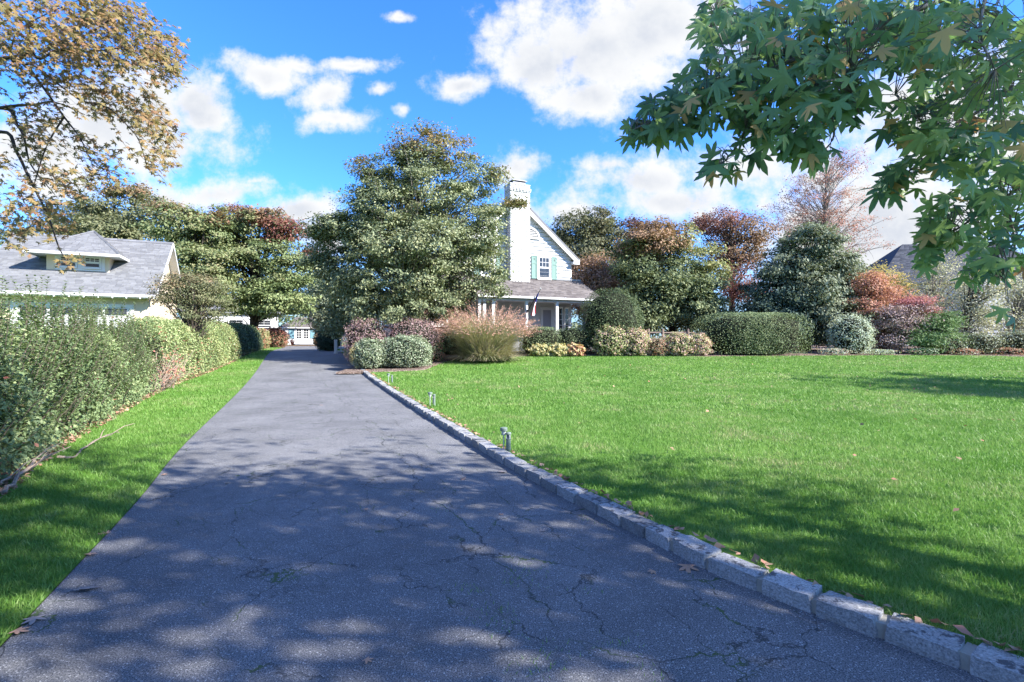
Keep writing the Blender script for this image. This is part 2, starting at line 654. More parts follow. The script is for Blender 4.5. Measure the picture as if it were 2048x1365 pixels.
M_asphalt = asphalt_mat()
M_lawn = soil_lawn_mat()
M_blade = blade_mat()
M_granite = granite_mat()
M_mortar = plain('mortar', (0.30, 0.285, 0.25, 1), 0.95, 0.1, 0.25, 30.0)
M_mulch = mulch_mat('bark_mulch', (0.05, 0.035, 0.028, 1), (0.16, 0.115, 0.09, 1), (0.38, 0.29, 0.24, 1))
M_earth = mulch_mat('leafy_earth', (0.06, 0.045, 0.03, 1), (0.15, 0.10, 0.06, 1), (0.30, 0.19, 0.11, 1))
M_white = plain('white_paint', (0.62, 0.62, 0.61, 1), 0.6, 0.3, 0.05, 1.5)
M_siding = plain('white_clapboard', (0.56, 0.56, 0.56, 1), 0.6, 0.3, 0.06, 2.0)
M_grey_shade = plain('grey_paint_with_shade', (0.40, 0.40, 0.42, 1), 0.7, 0.2, 0.08, 2.0)  # on the porch wall the shade is put into this grey; other parts share it
M_beam = plain('grey_blue_paint', (0.42, 0.46, 0.52, 1), 0.6, 0.3, 0.06, 2.0)
M_chim = brick_mat('white_painted_brick', (0.55, 0.545, 0.53, 1), 0.05)
M_chimmortar = plain('white_painted_joint', (0.46, 0.455, 0.44, 1), 0.9, 0.1, 0.08, 8.0)
M_redbrick = brick_mat('dark_red_brick', (0.13, 0.065, 0.045, 1), 0.3)
M_stucco = plain('cream_stucco', (0.62, 0.52, 0.38, 1), 0.95, 0.1, 0.06, 4.0)
M_shutter = plain('pale_green_paint', (0.15, 0.245, 0.215, 1), 0.6, 0.3, 0.06, 3.0)
M_blueshutter = plain('pale_blue_paint', (0.14, 0.27, 0.32, 1), 0.6, 0.3, 0.06, 3.0)
M_shing_grey = shingle_mat('grey_shingle', (0.118, 0.120, 0.130, 1), (0.190, 0.192, 0.202, 1))
M_shing_brown = shingle_mat('weathered_shingle', (0.075, 0.066, 0.066, 1), (0.165, 0.147, 0.142, 1))
M_glass = glass_mat()
M_dark = plain('dark_metal', (0.025, 0.025, 0.027, 1), 0.5, 0.4, 0.1, 5.0)
M_lead = plain('grey_metal', (0.20, 0.20, 0.21, 1), 0.45, 0.5, 0.15, 5.0, metallic=0.6)
M_green_metal = plain('grey_green_metal', (0.14, 0.18, 0.15, 1), 0.5, 0.4, 0.2, 20.0)
M_silver = plain('pale_metal', (0.42, 0.46, 0.43, 1), 0.45, 0.4, 0.15, 20.0)
M_screen = plain('screen_mesh', (0.17, 0.17, 0.20, 1), 0.7, 0.2, 0.08, 3.0)
M_bark = bark_mat('bark_brown', (0.10, 0.080, 0.065, 1))
M_bark_grey = bark_mat('bark_grey', (0.20, 0.18, 0.165, 1))
M_bark_dark = bark_mat('bark_dark', (0.055, 0.045, 0.04, 1))
M_twig = bark_mat('dry_twig', (0.26, 0.20, 0.16, 1))
M_wood = bark_mat('weathered_rail', (0.24, 0.185, 0.15, 1), 0.2)
M_concrete = plain('grey_concrete', (0.22, 0.22, 0.23, 1), 0.9, 0.1, 0.15, 4.0)

# ================================================================== ground
def catmull(P, n=12):
    P = np.array(P, float)
    out = []
    for i in range(len(P) - 1):
        p0, p1, p2, p3 = P[max(i - 1, 0)], P[i], P[i + 1], P[min(i + 2, len(P) - 1)]
        for t in np.linspace(0, 1, n, endpoint=False):
            out.append(0.5 * ((2 * p1) + (-p0 + p2) * t + (2 * p0 - 5 * p1 + 4 * p2 - p3) * t * t + (-p0 + 3 * p1 - 3 * p2 + p3) * t ** 3))
    out.append(P[-1])
    return np.array(out)


KERB_PIX = [(1906, 1337), (1746, 1280), (1631, 1234), (1438, 1155), (1351, 1112), (1222, 1046), (1051, 956), (895, 862), (790, 794), (725, 747)]
kerb_pts = [on_ground(*p)[:2] for p in KERB_PIX]
# carried on towards the street behind the camera and on past the planting
kerb_pts = [np.array([3.9, -0.8]), np.array([2.95, 0.75])] + kerb_pts + [kerb_pts[-1] + np.array([-1.9, 4.2]), kerb_pts[-1] + np.array([-6.2, 14.0])]
KERB = catmull(kerb_pts, 14)
left_pts = [on_ground(*p)[:2] for p in [(0, 1300), (268.6, 1010), (425.5, 834), (540.5, 705)]]
d0 = left_pts[1] - left_pts[0]
left_pts = [left_pts[0] - d0 * 5.0] + left_pts + [left_pts[-1] + np.array([-3.4, 9.0]), left_pts[-1] + np.array([-8.0, 20.0])]
LEFT = catmull(left_pts, 10)


def x_left(y):
    return np.interp(y, LEFT[:, 1], LEFT[:, 0])


def x_kerb(y):
    return np.interp(y, KERB[:, 1], KERB[:, 0])


def x_right(y):
    y = np.asarray(y, float)
    far = x_left(y) + 4.3 + np.clip((y - 26) * 0.25, 0, 3.0)
    return np.where(y < 21, x_kerb(y), np.maximum(x_kerb(np.minimum(y, 21)) - 0.30 * (y - 21), far))


def sheet(name, xs0, xs1, ys, ncol, dz, mat, kind='structure'):
    """a ground sheet between two edges, following the lie of the land"""
    V, F = [], []
    for y, a, b in zip(ys, xs0, xs1):
        for j in range(ncol + 1):
            t = j / ncol
            V.append((a + (b - a) * t, y, float(gz(y)) + dz))
    for i in range(len(ys) - 1):
        for j in range(ncol):
            q = i * (ncol + 1) + j
            F.append((q, q + 1, q + ncol + 2, q + ncol + 1))
    o = link(name, np_mesh(name, np.array(V), np.array(F), smooth=True), None, [mat])
    tag(o, kind=kind)
    return o


ys = np.concatenate([np.linspace(-400, -10, 20), np.linspace(-8, 70, 157), np.linspace(75, 120, 10), np.linspace(150, 2500, 20)])
sheet('ground', np.full_like(ys, -2500.0), np.full_like(ys, 2500.0), ys, 40, -0.04, M_lawn)
ys = np.linspace(-9, 49, 117)
sheet('driveway', x_left(ys), x_right(ys) + 0.05, ys, 10, 0.0, M_asphalt)
# the gravelly end of the drive in front of the garden house
ys = np.linspace(46, 66, 21)
sheet('leaf_strewn_yard', np.full_like(ys, -34.0), np.full_like(ys, -12.0), ys, 6, -0.012, M_earth)
# lawn on the right, held by the kerb
ys = np.linspace(-9, 34, 87)
kb = np.interp(ys, KERB[:, 1], KERB[:, 0]) + 0.17
LAWN_X1 = 60.0
sheet('lawn', kb, np.full_like(ys, LAWN_X1), ys, 24, LAWN_UP - 0.012, M_lawn)
# grass strip on the left, up to the hedge
HEDGE_PIX = [(0, 1000), (90, 925), (185, 863), (346, 774), (488, 715), (530, 699)]
hp = [on_ground(*p)[:2] for p in HEDGE_PIX]
hd = hp[1] - hp[0]
hp = [hp[0] - hd * 4.5, hp[0] - hd * 2.2] + hp + [hp[-1] + np.array([-5.0, 9.0])]
HEDGE = catmull(hp, 12)


def x_hedge(y):
    return np.interp(y, HEDGE[:, 1], HEDGE[:, 0])


ys = np.linspace(-3, 50, 107)
sheet('grass_verge', x_hedge(ys) - 0.5, x_left(ys), ys, 6, 0.006, M_lawn)
sheet('hedge_bed', x_hedge(ys) - 3.2, x_hedge(ys) + 0.05 * np.sin(ys * 2.1) - 0.05, ys, 4, 0.022, M_earth)
# planting bed behind the lawn
BED_PIX = [(704, 746), (740, 745), (800, 743), (860, 739), (876, 726), (930, 718.5), (1040, 713.5), (1160, 712), (1300, 712.5), (1420, 713), (1640, 711.5), (1900, 711), (2048, 714), (2400, 728)]
bp = np.array([on_ground(*p, LAWN_UP)[:2] for p in BED_PIX])
BED = catmull(bp, 8)
BED = BED[np.argsort(BED[:, 0])]


def y_bed(x):
    return np.interp(x, BED[:, 0], BED[:, 1])


xs = np.concatenate([np.linspace(BED[0, 0] - 0.6, 30, 130), np.linspace(31, 60, 15)])
V, F = [], []
nr = 30
for x in xs:
    y0 = float(y_bed(x)) + 0.05 * math.sin(x * 3.1)
    for j in range(nr + 1):
        y = y0 + (60 - y0) * (j / nr) ** 1.8
        V.append((x, y, float(gz(y)) + LAWN_UP + 0.012 - (0.05 if j == 0 else 0)))
for i in range(len(xs) - 1):
    for j in range(nr):
        q = i * (nr + 1) + j
        F.append((q, q + nr + 1, q + nr + 2, q + 1))
tag(link('mulch_bed', np_mesh('mulch_bed', np.array(V), np.array(F)), None, [M_mulch]), kind='structure')

# ------------------------------------------------------------------ kerb of granite blocks
kerb = tag(empty('kerb', (float(KERB[20, 0]), float(KERB[20, 1]), 0)), kind='structure')


def stone_mesh(seed):
    r = np.random.default_rng(seed)
    bm = bmesh.new()
    bmesh.ops.create_cube(bm, size=1.0)
    bmesh.ops.subdivide_edges(bm, edges=bm.edges[:], cuts=2, use_grid_fill=True)
    for v in bm.verts:
        c = v.co
        n = sum(abs(abs(t) - 0.5) < 1e-3 for t in c)
        k = 1.0 - (0.045 if n >= 2 else 0.0) - (0.03 if n == 3 else 0.0)
        c.x *= (k - .02) if n >= 2 else 1
        c.y *= 1.0 - (0.035 if n >= 2 else 0.0)
        c.z *= 1.0 - (0.035 if n >= 2 else 0.0)
        c.x += r.normal() * 0.009
        c.y += r.normal() * 0.022
        c.z += r.normal() * 0.018
    me = bpy.data.meshes.new('stone')
    bm.to_mesh(me)
    bm.free()
    me.materials.append(M_granite)
    return me


stone_meshes = [stone_mesh(s) for s in range(9)]
seg = np.linalg.norm(np.diff(KERB, axis=0), axis=1)
cum = np.concatenate([[0], np.cumsum(seg)])


def kerb_at(s):
    return np.array([np.interp(s, cum, KERB[:, 0]), np.interp(s, cum, KERB[:, 1])])


mort = MB()
s = 0.3
kr = np.random.default_rng(3)
k_end = np.interp(23.0, KERB[:, 1], cum)
while s < k_end:
    L = kr.uniform(0.235, 0.33)
    a, b = kerb_at(s), kerb_at(s + L)
    dirv = (b - a) / np.linalg.norm(b - a)
    nrm = np.array([dirv[1], -dirv[0]])
    c = (a + b) / 2 + nrm * (0.085 + kr.normal() * 0.004)
    z = float(gz(c[1]))
    o = bpy.data.objects.new('stone', stone_meshes[int(kr.integers(9))])
    COL.objects.link(o)
    o.parent = kerb
    o.location = (c[0] - kerb.location.x, c[1] - kerb.location.y, z + 0.010 + kr.normal() * 0.005)
    o.rotation_euler = (kr.normal() * 0.03, kr.normal() * 0.02, math.atan2(dirv[1], dirv[0]) + kr.normal() * 0.015 + (math.pi if kr.random() < .5 else 0))
    o.scale = (L * 1.02, 0.165, 0.165)
    gap = kr.uniform(0.012, 0.036)
    m0 = kerb_at(s + L - 0.012)
    m1 = kerb_at(s + L + gap + 0.012)
    off = np.array([kerb.location.x, kerb.location.y])
    p = [m0 + nrm * 0.026 - off, m1 + nrm * 0.026 - off, m1 + nrm * 0.15 - off, m0 + nrm * 0.15 - off]
    mort.prism([(q[0], q[1], z - 0.04) for q in p], (0, 0, 0.112))
    s += L + gap
mort.build('mortar', M_mortar, kerb)

# ================================================================== roofs, boards and bricks
HR = math.radians(24.4)   # the houses stand square to the drive


def shingle_field(P, rows, w, up, rng, jitter=0.25, lift=0.014):
    """shingles over the quad P = (bottom left, bottom right, top right, top left); up = outward normal. Returns verts, faces"""
    bl, br, tr, tl = [np.array(p, float) for p in P]
    V, F = [], []
    up = np.array(up, float)
    for i in range(rows):
        t0, t1 = i / rows, min((i + 1.12) / rows, 1.0)
        a0, b0 = bl + (tl - bl) * t0, br + (tr - br) * t0
        a1, b1 = bl + (tl - bl) * t1, br + (tr - br) * t1
        W0 = np.linalg.norm(b0 - a0)
        if W0 < 0.05:
            continue
        e = [0.0]
        x = rng.uniform(0.2, 1.0) * w
        while x < W0:
            e.append(x / W0)
            x += w * rng.uniform(1 - jitter, 1 + jitter)
        e.append(1.0)
        for u0, u1 in zip(e[:-1], e[1:]):
            g = 0.004 / W0
            u0g, u1g = u0 + g, u1 - g
            if u1g <= u0g:
                continue
            h = lift * rng.uniform(0.6, 1.5)
            dn = (bl - tl) / (np.linalg.norm(tl - bl) + 1e-9) * rng.uniform(0, 0.02)
            q = len(V)
            V += [a0 + (b0 - a0) * u0g + up * h + dn, a0 + (b0 - a0) * u1g + up * h + dn, a1 + (b1 - a1) * u1g + up * 0.002, a1 + (b1 - a1) * u0g + up * 0.002,
                  a0 + (b0 - a0) * u0g - up * 0.004 + dn, a0 + (b0 - a0) * u1g - up * 0.004 + dn]
            F += [(q, q + 1, q + 2, q + 3), (q + 4, q + 5, q + 1, q)]
    return V, F


def shingles(name, quads, mat, parent):
    V, F = [], []
    rng = np.random.default_rng(11)
    for (P, rows, w, up) in quads:
        v, f = shingle_field(P, rows, w, up, rng)
        b = len(V)
        V += v
        F += [tuple(i + b for i in t) for t in f]
    o = link(name, np_mesh(name, np.array(V), np.array(F)), parent, [mat])
    tag(o, kind='stuff')
    return o


def boards(parent, x0f, x1f, z0, z1, step, y, mat, name='siding_board', lap=0.045):
    """lapped boards, each an object; x0f/x1f give the ends at a height"""
    z = z0
    while z < z1 - 0.03:
        zt = min(z + step, z1)
        a0, a1, b0, b1 = x0f(z), x0f(zt), x1f(z), x1f(zt)
        if b0 - a0 > 0.05:
            m = MB()
            m.add([(a0, y - lap, z - 0.008), (b0, y - lap, z - 0.008), (b1, y - 0.006, zt), (a1, y - 0.006, zt),
                   (a0, y + 0.004, z - 0.008), (b0, y + 0.004, z - 0.008), (b1, y + 0.004, zt), (a1, y + 0.004, zt)],
                  [(0, 1, 2, 3), (4, 5, 1, 0), (5, 6, 2, 1), (6, 7, 3, 2), (7, 4, 0, 3)])
            m.build(name, mat, parent)
        z = zt


def sash_window(parent, x0, x1, z0, z1, y, cols=3, rows=2, trim=0.10, upper_only=True, mat=None, lower_bars=False):
    """double-hung window on a wall at depth y facing -y: trim frame with sash bars and two panes as sub-parts"""
    mat = mat or M_white
    f = MB()
    f.box(x0 - trim, x0, y - 0.06, y + 0.02, z0 - trim, z1 + trim)
    f.box(x1, x1 + trim, y - 0.06, y + 0.02, z0 - trim, z1 + trim)
    f.box(x0, x1, y - 0.06, y + 0.02, z1, z1 + trim)
    f.box(x0 - trim * 1.2, x1 + trim * 1.2, y - 0.11, y - 0.002, z0 - trim * 1.1, z0)
    w = f.build('window', mat, parent)
    zm = (z0 + z1) / 2
    s = MB()
    bw = 0.045
    for (a, b, yy) in ((z0 + 0.003, zm, y - 0.018), (zm, z1 - 0.003, y - 0.035)):
        s.box(x0 + .002, x0 + bw, yy, yy + 0.016, a, b)
        s.box(x1 - bw, x1 - .002, yy, yy + 0.016, a, b)
        s.box(x0 + bw, x1 - bw, yy, yy + 0.016, a, a + bw)
        s.box(x0 + bw, x1 - bw, yy, yy + 0.016, b - bw, b)
    s.build('sash', mat, w)
    mm = MB()
    for (a, b, yy, on) in ((z0, zm, y - 0.020, lower_bars), (zm, z1, y - 0.037, True)):
        if not on:
            continue
        for i in range(1, cols):
            xx = x0 + bw + (x1 - x0 - 2 * bw) * i / cols
            mm.box(xx - .011, xx + .011, yy, yy + 0.012, a + bw, b - bw)
        for j in range(1, rows):
            zz = a + bw + (b - a - 2 * bw) * j / rows
            mm.box(x0 + bw, x1 - bw, yy - .001, yy + 0.011, zz - .011, zz + .011)
    mm.build('muntin', mat, w)
    MB().box(x0 + .004, x1 - .004, y - 0.008, y - 0.003, z0, zm).build('pane', M_glass, w)
    MB().box(x0 + .004, x1 - .004, y - 0.024, y - 0.019, zm, z1).build('pane', M_glass, w)
    return w


def shutter(parent, x0, x1, z0, z1, y, mat):
    m = MB()
    m.box(x0, x1, y - 0.045, y - 0.032, z0, z1)
    t = 0.05
    m.box(x0, x0 + t, y - 0.062, y - 0.045, z0, z1)
    m.box(x1 - t, x1, y - 0.062, y - 0.045, z0, z1)
    for a in (z0, z0 + (z1 - z0) * 0.64, z1 - 0.07):
        m.box(x0 + t, x1 - t, y - 0.062, y - 0.045, a, a + 0.07)
    s = m.build('shutter', mat, parent)
    cx, cz = (x0 + x1) / 2, z0 + (z1 - z0) * 0.84
    c = MB()
    c.prism([(cx - .03, y - .045, cz), (cx + .025, y - .045, cz - .07), (cx + .03, y - .045, cz + .05), (cx, y - .045, cz + .09)], (0, -0.008, 0))
    c.build('cutout', M_dark, s)
    return s


def lathe(m, cx, cy, prof, sides=12, mi=0):
    """turned shape about a vertical axis; prof = [(radius, z)]"""
    m.tube([(cx, cy, z) for _, z in prof], [max(r, 1e-3) for r, _ in prof], sides, mi)
    return m


# ================================================================== main white house
HZ = float(gz(33))
house = tag(empty('house', (3.9, 34.0, HZ), HR), 'white clapboard house with tall white brick chimney and long front porch', 'house')


def Z(z):
    return z - HZ


def rake(x):
    return Z(10.35) - 0.83 * abs(x + 4.0)


def inv(z, side):
    d = (Z(10.35) - 0.12 - z) / 0.83
    return -4.0 + side * min(d, 4.0)


m = MB()
m.prism([(-8, .006, Z(.9)), (0, .006, Z(.9)), (0, .006, rake(0) - .1), (-4, .006, rake(-4) - .1), (-8, .006, rake(-8) - .1)], (0, 9, 0))
m.build('wall', M_siding, house)
boards(house, lambda z: inv(z, -1), lambda z: inv(z, 1), Z(5.2), Z(10.2), 0.235, 0.0, M_siding, lap=0.085)
boards(house, lambda z: -7.95, lambda z: -0.02, Z(1.5), Z(4.6), 0.15, 0.0, M_grey_shade)
m = MB()
m.box(-0.06, 0.03, -0.045, 0.05, Z(.95), rake(0) - .12)
m.box(-8.03, -7.94, -0.045, 0.05, Z(.95), rake(-8) - .12)
m.build('corner_board', M_white, house)
# roof slabs
m = MB()
for sgn in (1, -1):
    xe = -4 + sgn * 4.42
    ze = Z(10.35) - 0.83 * 4.42
    n = np.array([sgn * 0.639, 0, 0.769])
    a, b = np.array([-4, -0.34, Z(10.35)]), np.array([xe, -0.34, ze])
    m.prism([a + n * .02, b + n * .02, b + n * .17, a + n * .17 + np.array([0, 0, .02])], (0, 9.7, 0))
roof = m.build('roof', M_shing_grey, house)
m = MB()
for sgn in (1, -1):
    xe = -4 + sgn * 4.40
    ze = Z(10.35) - 0.83 * 4.40
    n = np.array([sgn * 0.639, 0, 0.769])
    a, b = np.array([-4, -0.36, Z(10.35)]), np.array([xe, -0.36, ze])
    m.prism([a - n * .19, b - n * .19, b + n * .018, a + n * .018], (0, 0.035, 0))
    m.prism([a - n * .10 + np.array([0, .036, 0]), b - n * .10 + np.array([0, .036, 0]), b + n * .016 + np.array([0, .036, 0]), a + n * .016 + np.array([0, .036, 0])], (0, 0.31, 0))
m.box(0.03, 0.42, -0.38, 9.2, Z(6.62), Z(6.70))
m.box(0.36, 0.46, -0.40, 9.3, Z(6.66), Z(6.80))
m.box(-0.02, 0.44, -0.41, -0.05, Z(6.50), Z(6.66))
m.build('rake_trim', M_white, house)

# chimney
ch = MB()
CX0, CX1, CY0, CZ0, CZ1 = -4.69, -3.32, -0.62, Z(4.9), Z(11.15)
ch.box(CX0 + .012, CX1 - .012, CY0 + .012, 0.3, CZ0, CZ1)
chimney = ch.build('chimney', M_chimmortar, house)
V, F = [], []
crng = np.random.default_rng(5)


def brick_wall(p0, du, dn, length, z0, z1, bl=0.215, bh=0.066, joint=0.010, proud=0.0):
    """courses of bricks on the face that starts at p0, runs along du and looks along dn"""
    p0, du, dn = np.array(p0, float), np.array(du, float), np.array(dn, float)
    z, row = z0, 0
    while z + bh <= z1 + 1e-6:
        x = 0.0 if row % 2 == 0 else -bl / 2
        while x < length:
            a, b = max(x, 0.0) + joint / 2, min(x + bl, length) - joint / 2
            if b - a > 0.03:
                q = len(V)
                o = 0.007 + proud + crng.uniform(-.003, .003)
                A = p0 + du * a
                B = p0 + du * b
                for base in (0.0, o):
                    for (P_, zz) in ((A, z), (B, z), (B, z + bh), (A, z + bh)):
                        V.append(P_ + dn * base + np.array([0, 0, zz]))
                F.extend([(q + 4, q + 5, q + 6, q + 7), (q, q + 1, q + 5, q + 4), (q + 1, q + 2, q + 6, q + 5), (q + 2, q + 3, q + 7, q + 6), (q + 3, q, q + 4, q + 7)])
            x += bl
        z += bh + joint
        row += 1


brick_wall((CX0, CY0 + .012, 0), (1, 0, 0), (0, -1, 0), CX1 - CX0, CZ0, CZ1)
brick_wall((CX0 + .012, 0.0, 0), (0, -1, 0), (-1, 0, 0), 0.62, CZ0, CZ1)
brick_wall((CX1 - .012, CY0, 0), (0, 1, 0), (1, 0, 0), 0.9, CZ0, CZ1)
for k, (zz, pr) in enumerate(((Z(10.72), .03), (Z(10.80), .055), (Z(10.88), .055))):
    brick_wall((CX0 - pr, CY0 + .012, 0), (1, 0, 0), (0, -1, 0), CX1 - CX0 + 2 * pr, zz, zz + .07, proud=pr)
    brick_wall((CX0 + .012, 0.1, 0), (0, -1, 0), (-1, 0, 0), 0.73 + pr, zz, zz + .07, proud=pr)
    brick_wall((CX1 - .012, CY0 - pr, 0), (0, 1, 0), (1, 0, 0), 0.8, zz, zz + .07, proud=pr)
tag(link('brick', np_mesh('brick', np.array(V), np.array(F)), chimney, [M_chim]), kind='stuff')
m = MB().box(CX0 - .02, CX1 + .02, CY0 - .02, 0.32, CZ1 + .001, CZ1 + .06)
m.build('crown_slab', M_chimmortar, chimney)
m = MB()
m.box(-4.42, -3.58, -0.48, 0.12, CZ1 + .061, CZ1 + .22)
m.build('flue', M_lead, chimney)
m = MB()
m.box(-4.50, -3.50, -0.56, 0.20, CZ1 + .27, CZ1 + .31)
for x in (-4.4, -3.62):
    for y in (-.46, .08):
        m.box(x, x + .03, y, y + .03, CZ1 + .2205, CZ1 + .2695)
m.build('chimney_cap', M_lead, chimney)

# half-round louvre beside the chimney
vx, vz, vr = -3.02, Z(8.05), 0.55
fr = MB()
N = 14
outer = [(vx + (vr + .11) * math.cos(a), -0.07, vz + (vr + .11) * math.sin(a)) for a in np.linspace(0, math.pi, N)]
inner = [(vx + vr * math.cos(a), -0.07, vz + vr * math.sin(a)) for a in np.linspace(0, math.pi, N)]
for i in range(N - 1):
    fr.prism([outer[i], outer[i + 1], inner[i + 1], inner[i]], (0, -0.06, 0))
fr.box(vx - vr - .15, vx + vr + .15, -.16, -.07, vz - .08, vz - .001)
vent = fr.build('gable_vent', M_white, house)
MB().prism(inner, (0, -0.012, 0)).build('vent_backing', M_dark, vent)
for i in range(5):
    zz = vz + 0.03 + i * 0.095
    hw = math.sqrt(max(vr ** 2 - (zz + .05 - vz) ** 2, 0.01)) - .01
    m = MB()
    m.add([(vx - hw, -.125, zz), (vx + hw, -.125, zz), (vx + hw, -.09, zz + .034), (vx - hw, -.09, zz + .034),
           (vx - hw, -.115, zz - .006), (vx + hw, -.115, zz - .006)], [(0, 1, 2, 3), (4, 5, 1, 0)])
    m.build('slat', M_white, vent)

sash_window(house, -2.44, -1.66, Z(5.52), Z(6.86), -0.075, 3, 2, 0.11)
shutter(house, -2.96, -2.60, Z(5.45), Z(6.93), -0.07, M_shutter)
shutter(house, -1.50, -1.12, Z(5.45), Z(6.93), -0.07, M_shutter)
sash_window(house, -6.34, -5.56, Z(5.52), Z(6.86), -0.075, 3, 2, 0.11)
shutter(house, -5.42, -5.06, Z(5.45), Z(6.93), -0.07, M_shutter)
shutter(house, -6.86, -6.50, Z(5.45), Z(6.93), -0.07, M_shutter)
m = MB()
m.box(-0.02, 0.05, -0.05, 0.02, Z(5.6), Z(6.5))
# porch
PX0, PX1 = -7.55, 0.62
PE, PW = Z(4.02), Z(5.45)
sl = math.atan2(PW - PE, 2.85)
m = MB()
m.prism([(PX0 - .1, -2.85, PE - .03), (PX0 - .1, 0.0, PW - .03), (PX0 - .1, 0.0, PW - .17), (PX0 - .1, -2.85, PE - .12)], (PX1 - PX0 + .2, 0, 0))
pr = m.build('porch_roof', M_lead, house)
shingles('shingle', [(((PX0 - .12, -2.9, PE - .045), (PX1 + .12, -2.9, PE - .045), (PX1 + .12, -0.03, PW - .03), (PX0 - .12, -0.03, PW - .03)), 21, 0.30, (0, -math.sin(sl), math.cos(sl)))], M_shing_brown, pr)
m = MB()
m.box(PX0 - .12, PX1 + .12, -0.10, -0.035, PW - .02, PW + .09)
m.build('flashing', M_lead, house)
m = MB()
m.box(PX0, PX1, -2.68, -2.42, Z(3.77), Z(3.985))
m.box(PX0, PX0 + .2, -2.419, -0.04, Z(3.77), Z(3.985))
m.box(PX1 - .2, PX1, -2.419, -0.04, Z(3.77), Z(3.985))
m.build('porch_beam', M_beam, house)
m = MB()
m.box(PX0 - .14, PX1 + .14, -3.02, -2.905, PE - .12, PE - .02)
m.box(PX0 - .1, PX1 + .1, -2.904, -2.69, PE - .10, PE - .075)
m.build('gutter', M_white, house)
for gx in np.arange(PX0 + .4, PX1, 1.0):
    MB().box(gx, gx + .03, -3.0, -2.91, PE - .019, PE + .012).build('gutter_strap', M_white, house)
MB().box(PX0 + .01, PX1 - .01, -2.41, -0.04, Z(3.90), Z(3.93)).build('porch_ceiling', M_grey_shade, house)
MB().box(PX0, PX1, -2.75, -0.035, Z(.8), Z(1.42)).build('porch_floor', M_concrete, house)
for x in (-7.45, -7.15, -6.6, -4.53, -2.50, 0.48):
    p = MB()
    p.box(x - .08, x + .08, -2.62, -2.46, Z(1.421), Z(3.769))
    p.box(x - .11, x + .11, -2.65, -2.43, Z(1.4205), Z(1.56))
    p.box(x - .105, x + .105, -2.645, -2.435, Z(3.66), Z(3.768))
    p.build('porch_post', M_white, house)
# screen door at the back of the porch
d = MB()
d.box(-2.30, -2.20, -.075, -.032, Z(1.421), Z(3.65))
d.box(-1.42, -1.32, -.075, -.032, Z(1.421), Z(3.65))
d.box(-2.20, -1.42, -.075, -.032, Z(3.55), Z(3.65))
for (a, b) in ((Z(1.43), Z(1.60)), (Z(2.28), Z(2.36)), (Z(3.46), Z(3.545))):
    d.box(-2.19, -1.43, -.07, -.04, a, b)
d.box(-2.195, -2.11, -.069, -.041, Z(1.60), Z(3.46))
d.box(-1.51, -1.425, -.069, -.041, Z(1.60), Z(3.46))
door = d.build('door', M_grey_shade, house)
MB().box(-2.11, -1.51, -.052, -.046, Z(2.36), Z(3.46)).build('screen', M_screen, door)
MB().box(-2.11, -1.51, -.052, -.046, Z(1.60), Z(2.28)).build('kick_panel', M_beam, door)
lathe(MB(), -2.15, -.09, [(.02, Z(2.36)), (.03, Z(2.38)), (.02, Z(2.41))]).build('handle', M_dark, door)
# tall glazed leaves at the porch end
for x0 in (-1.02, -0.56):
    f = MB()
    f.box(x0, x0 + .06, -.15, -.10, Z(1.43), Z(3.70))
    f.box(x0 + .31, x0 + .37, -.15, -.10, Z(1.43), Z(3.70))
    f.box(x0 + .06, x0 + .31, -.15, -.10, Z(1.43), Z(1.75))
    f.box(x0 + .06, x0 + .31, -.15, -.10, Z(3.58), Z(3.70))
    for k in range(1, 5):
        zz = Z(1.75) + k * 0.366
        f.box(x0 + .06, x0 + .31, -.145, -.11, zz - .012, zz + .012)
    lf = f.build('glazed_leaf', M_white, house)
    MB().box(x0 + .06, x0 + .31, -.13, -.122, Z(1.75), Z(3.58)).build('pane', M_glass, lf)
# rail at the steps
m = MB()
m.box(-1.78, -1.72, -2.72, -2.66, Z(1.0), Z(2.25))
m.box(-1.83, -1.67, -2.77, -2.61, Z(2.25), Z(2.30))
m.build('newel_post', M_white, house)
# house number on the beam
fc = bpy.data.curves.new('house_number', 'FONT')
fc.body = '190'
fc.size = 0.19
fc.extrude = 0.006
fc.materials.append(M_dark)
tmp = bpy.data.objects.new('house_number_text', fc)
COL.objects.link(tmp)
bpy.context.view_layer.update()
num = link('house_number', bpy.data.meshes.new_from_object(tmp.evaluated_get(bpy.context.evaluated_depsgraph_get())), house)
bpy.data.objects.remove(tmp)
num.location = (-3.53, -2.69, Z(3.81))
num.rotation_euler = (math.radians(90), 0, 0)
# brick wing behind the big tree
m = MB()
m.box(-11.6, -7.70, -1.95, 4.0, Z(.6), Z(4.6))
wing = m.build('brick_wing', M_chimmortar, house)
V, F = [], []
brick_wall((-11.6, -1.95, 0), (1, 0, 0), (0, -1, 0), 3.9, Z(.7), Z(4.55))
brick_wall((-7.70, -1.95, 0), (0, 1, 0), (1, 0, 0), 2.0, Z(.7), Z(4.55))
tag(link('brick', np_mesh('wing_brick', np.array(V), np.array(F)), wing, [M_redbrick]), kind='stuff')
m = MB()
m.prism([(-11.9, -2.3, Z(4.58)), (-7.6, -2.3, Z(4.58)), (-7.9, 1.5, Z(6.6)), (-11.6, 1.5, Z(6.6))], (0, 0.05, 0.12))
m.build('wing_roof', M_shing_brown, house)
sash_window(house, -9.95, -9.2, Z(2.35), Z(3.65), -1.965, 2, 2, 0.10)

# flag on the porch post
flag = tag(empty('flag', (0, 0, 0)), 'small stars and stripes flag hanging limp from a porch post', 'flag')
hw_ = house.matrix_basis.copy()


def house_pt(x, y, z):
    c, s_ = math.cos(HR), math.sin(HR)
    return np.array([3.9 + c * x - s_ * y, 34.0 + s_ * x + c * y, z])


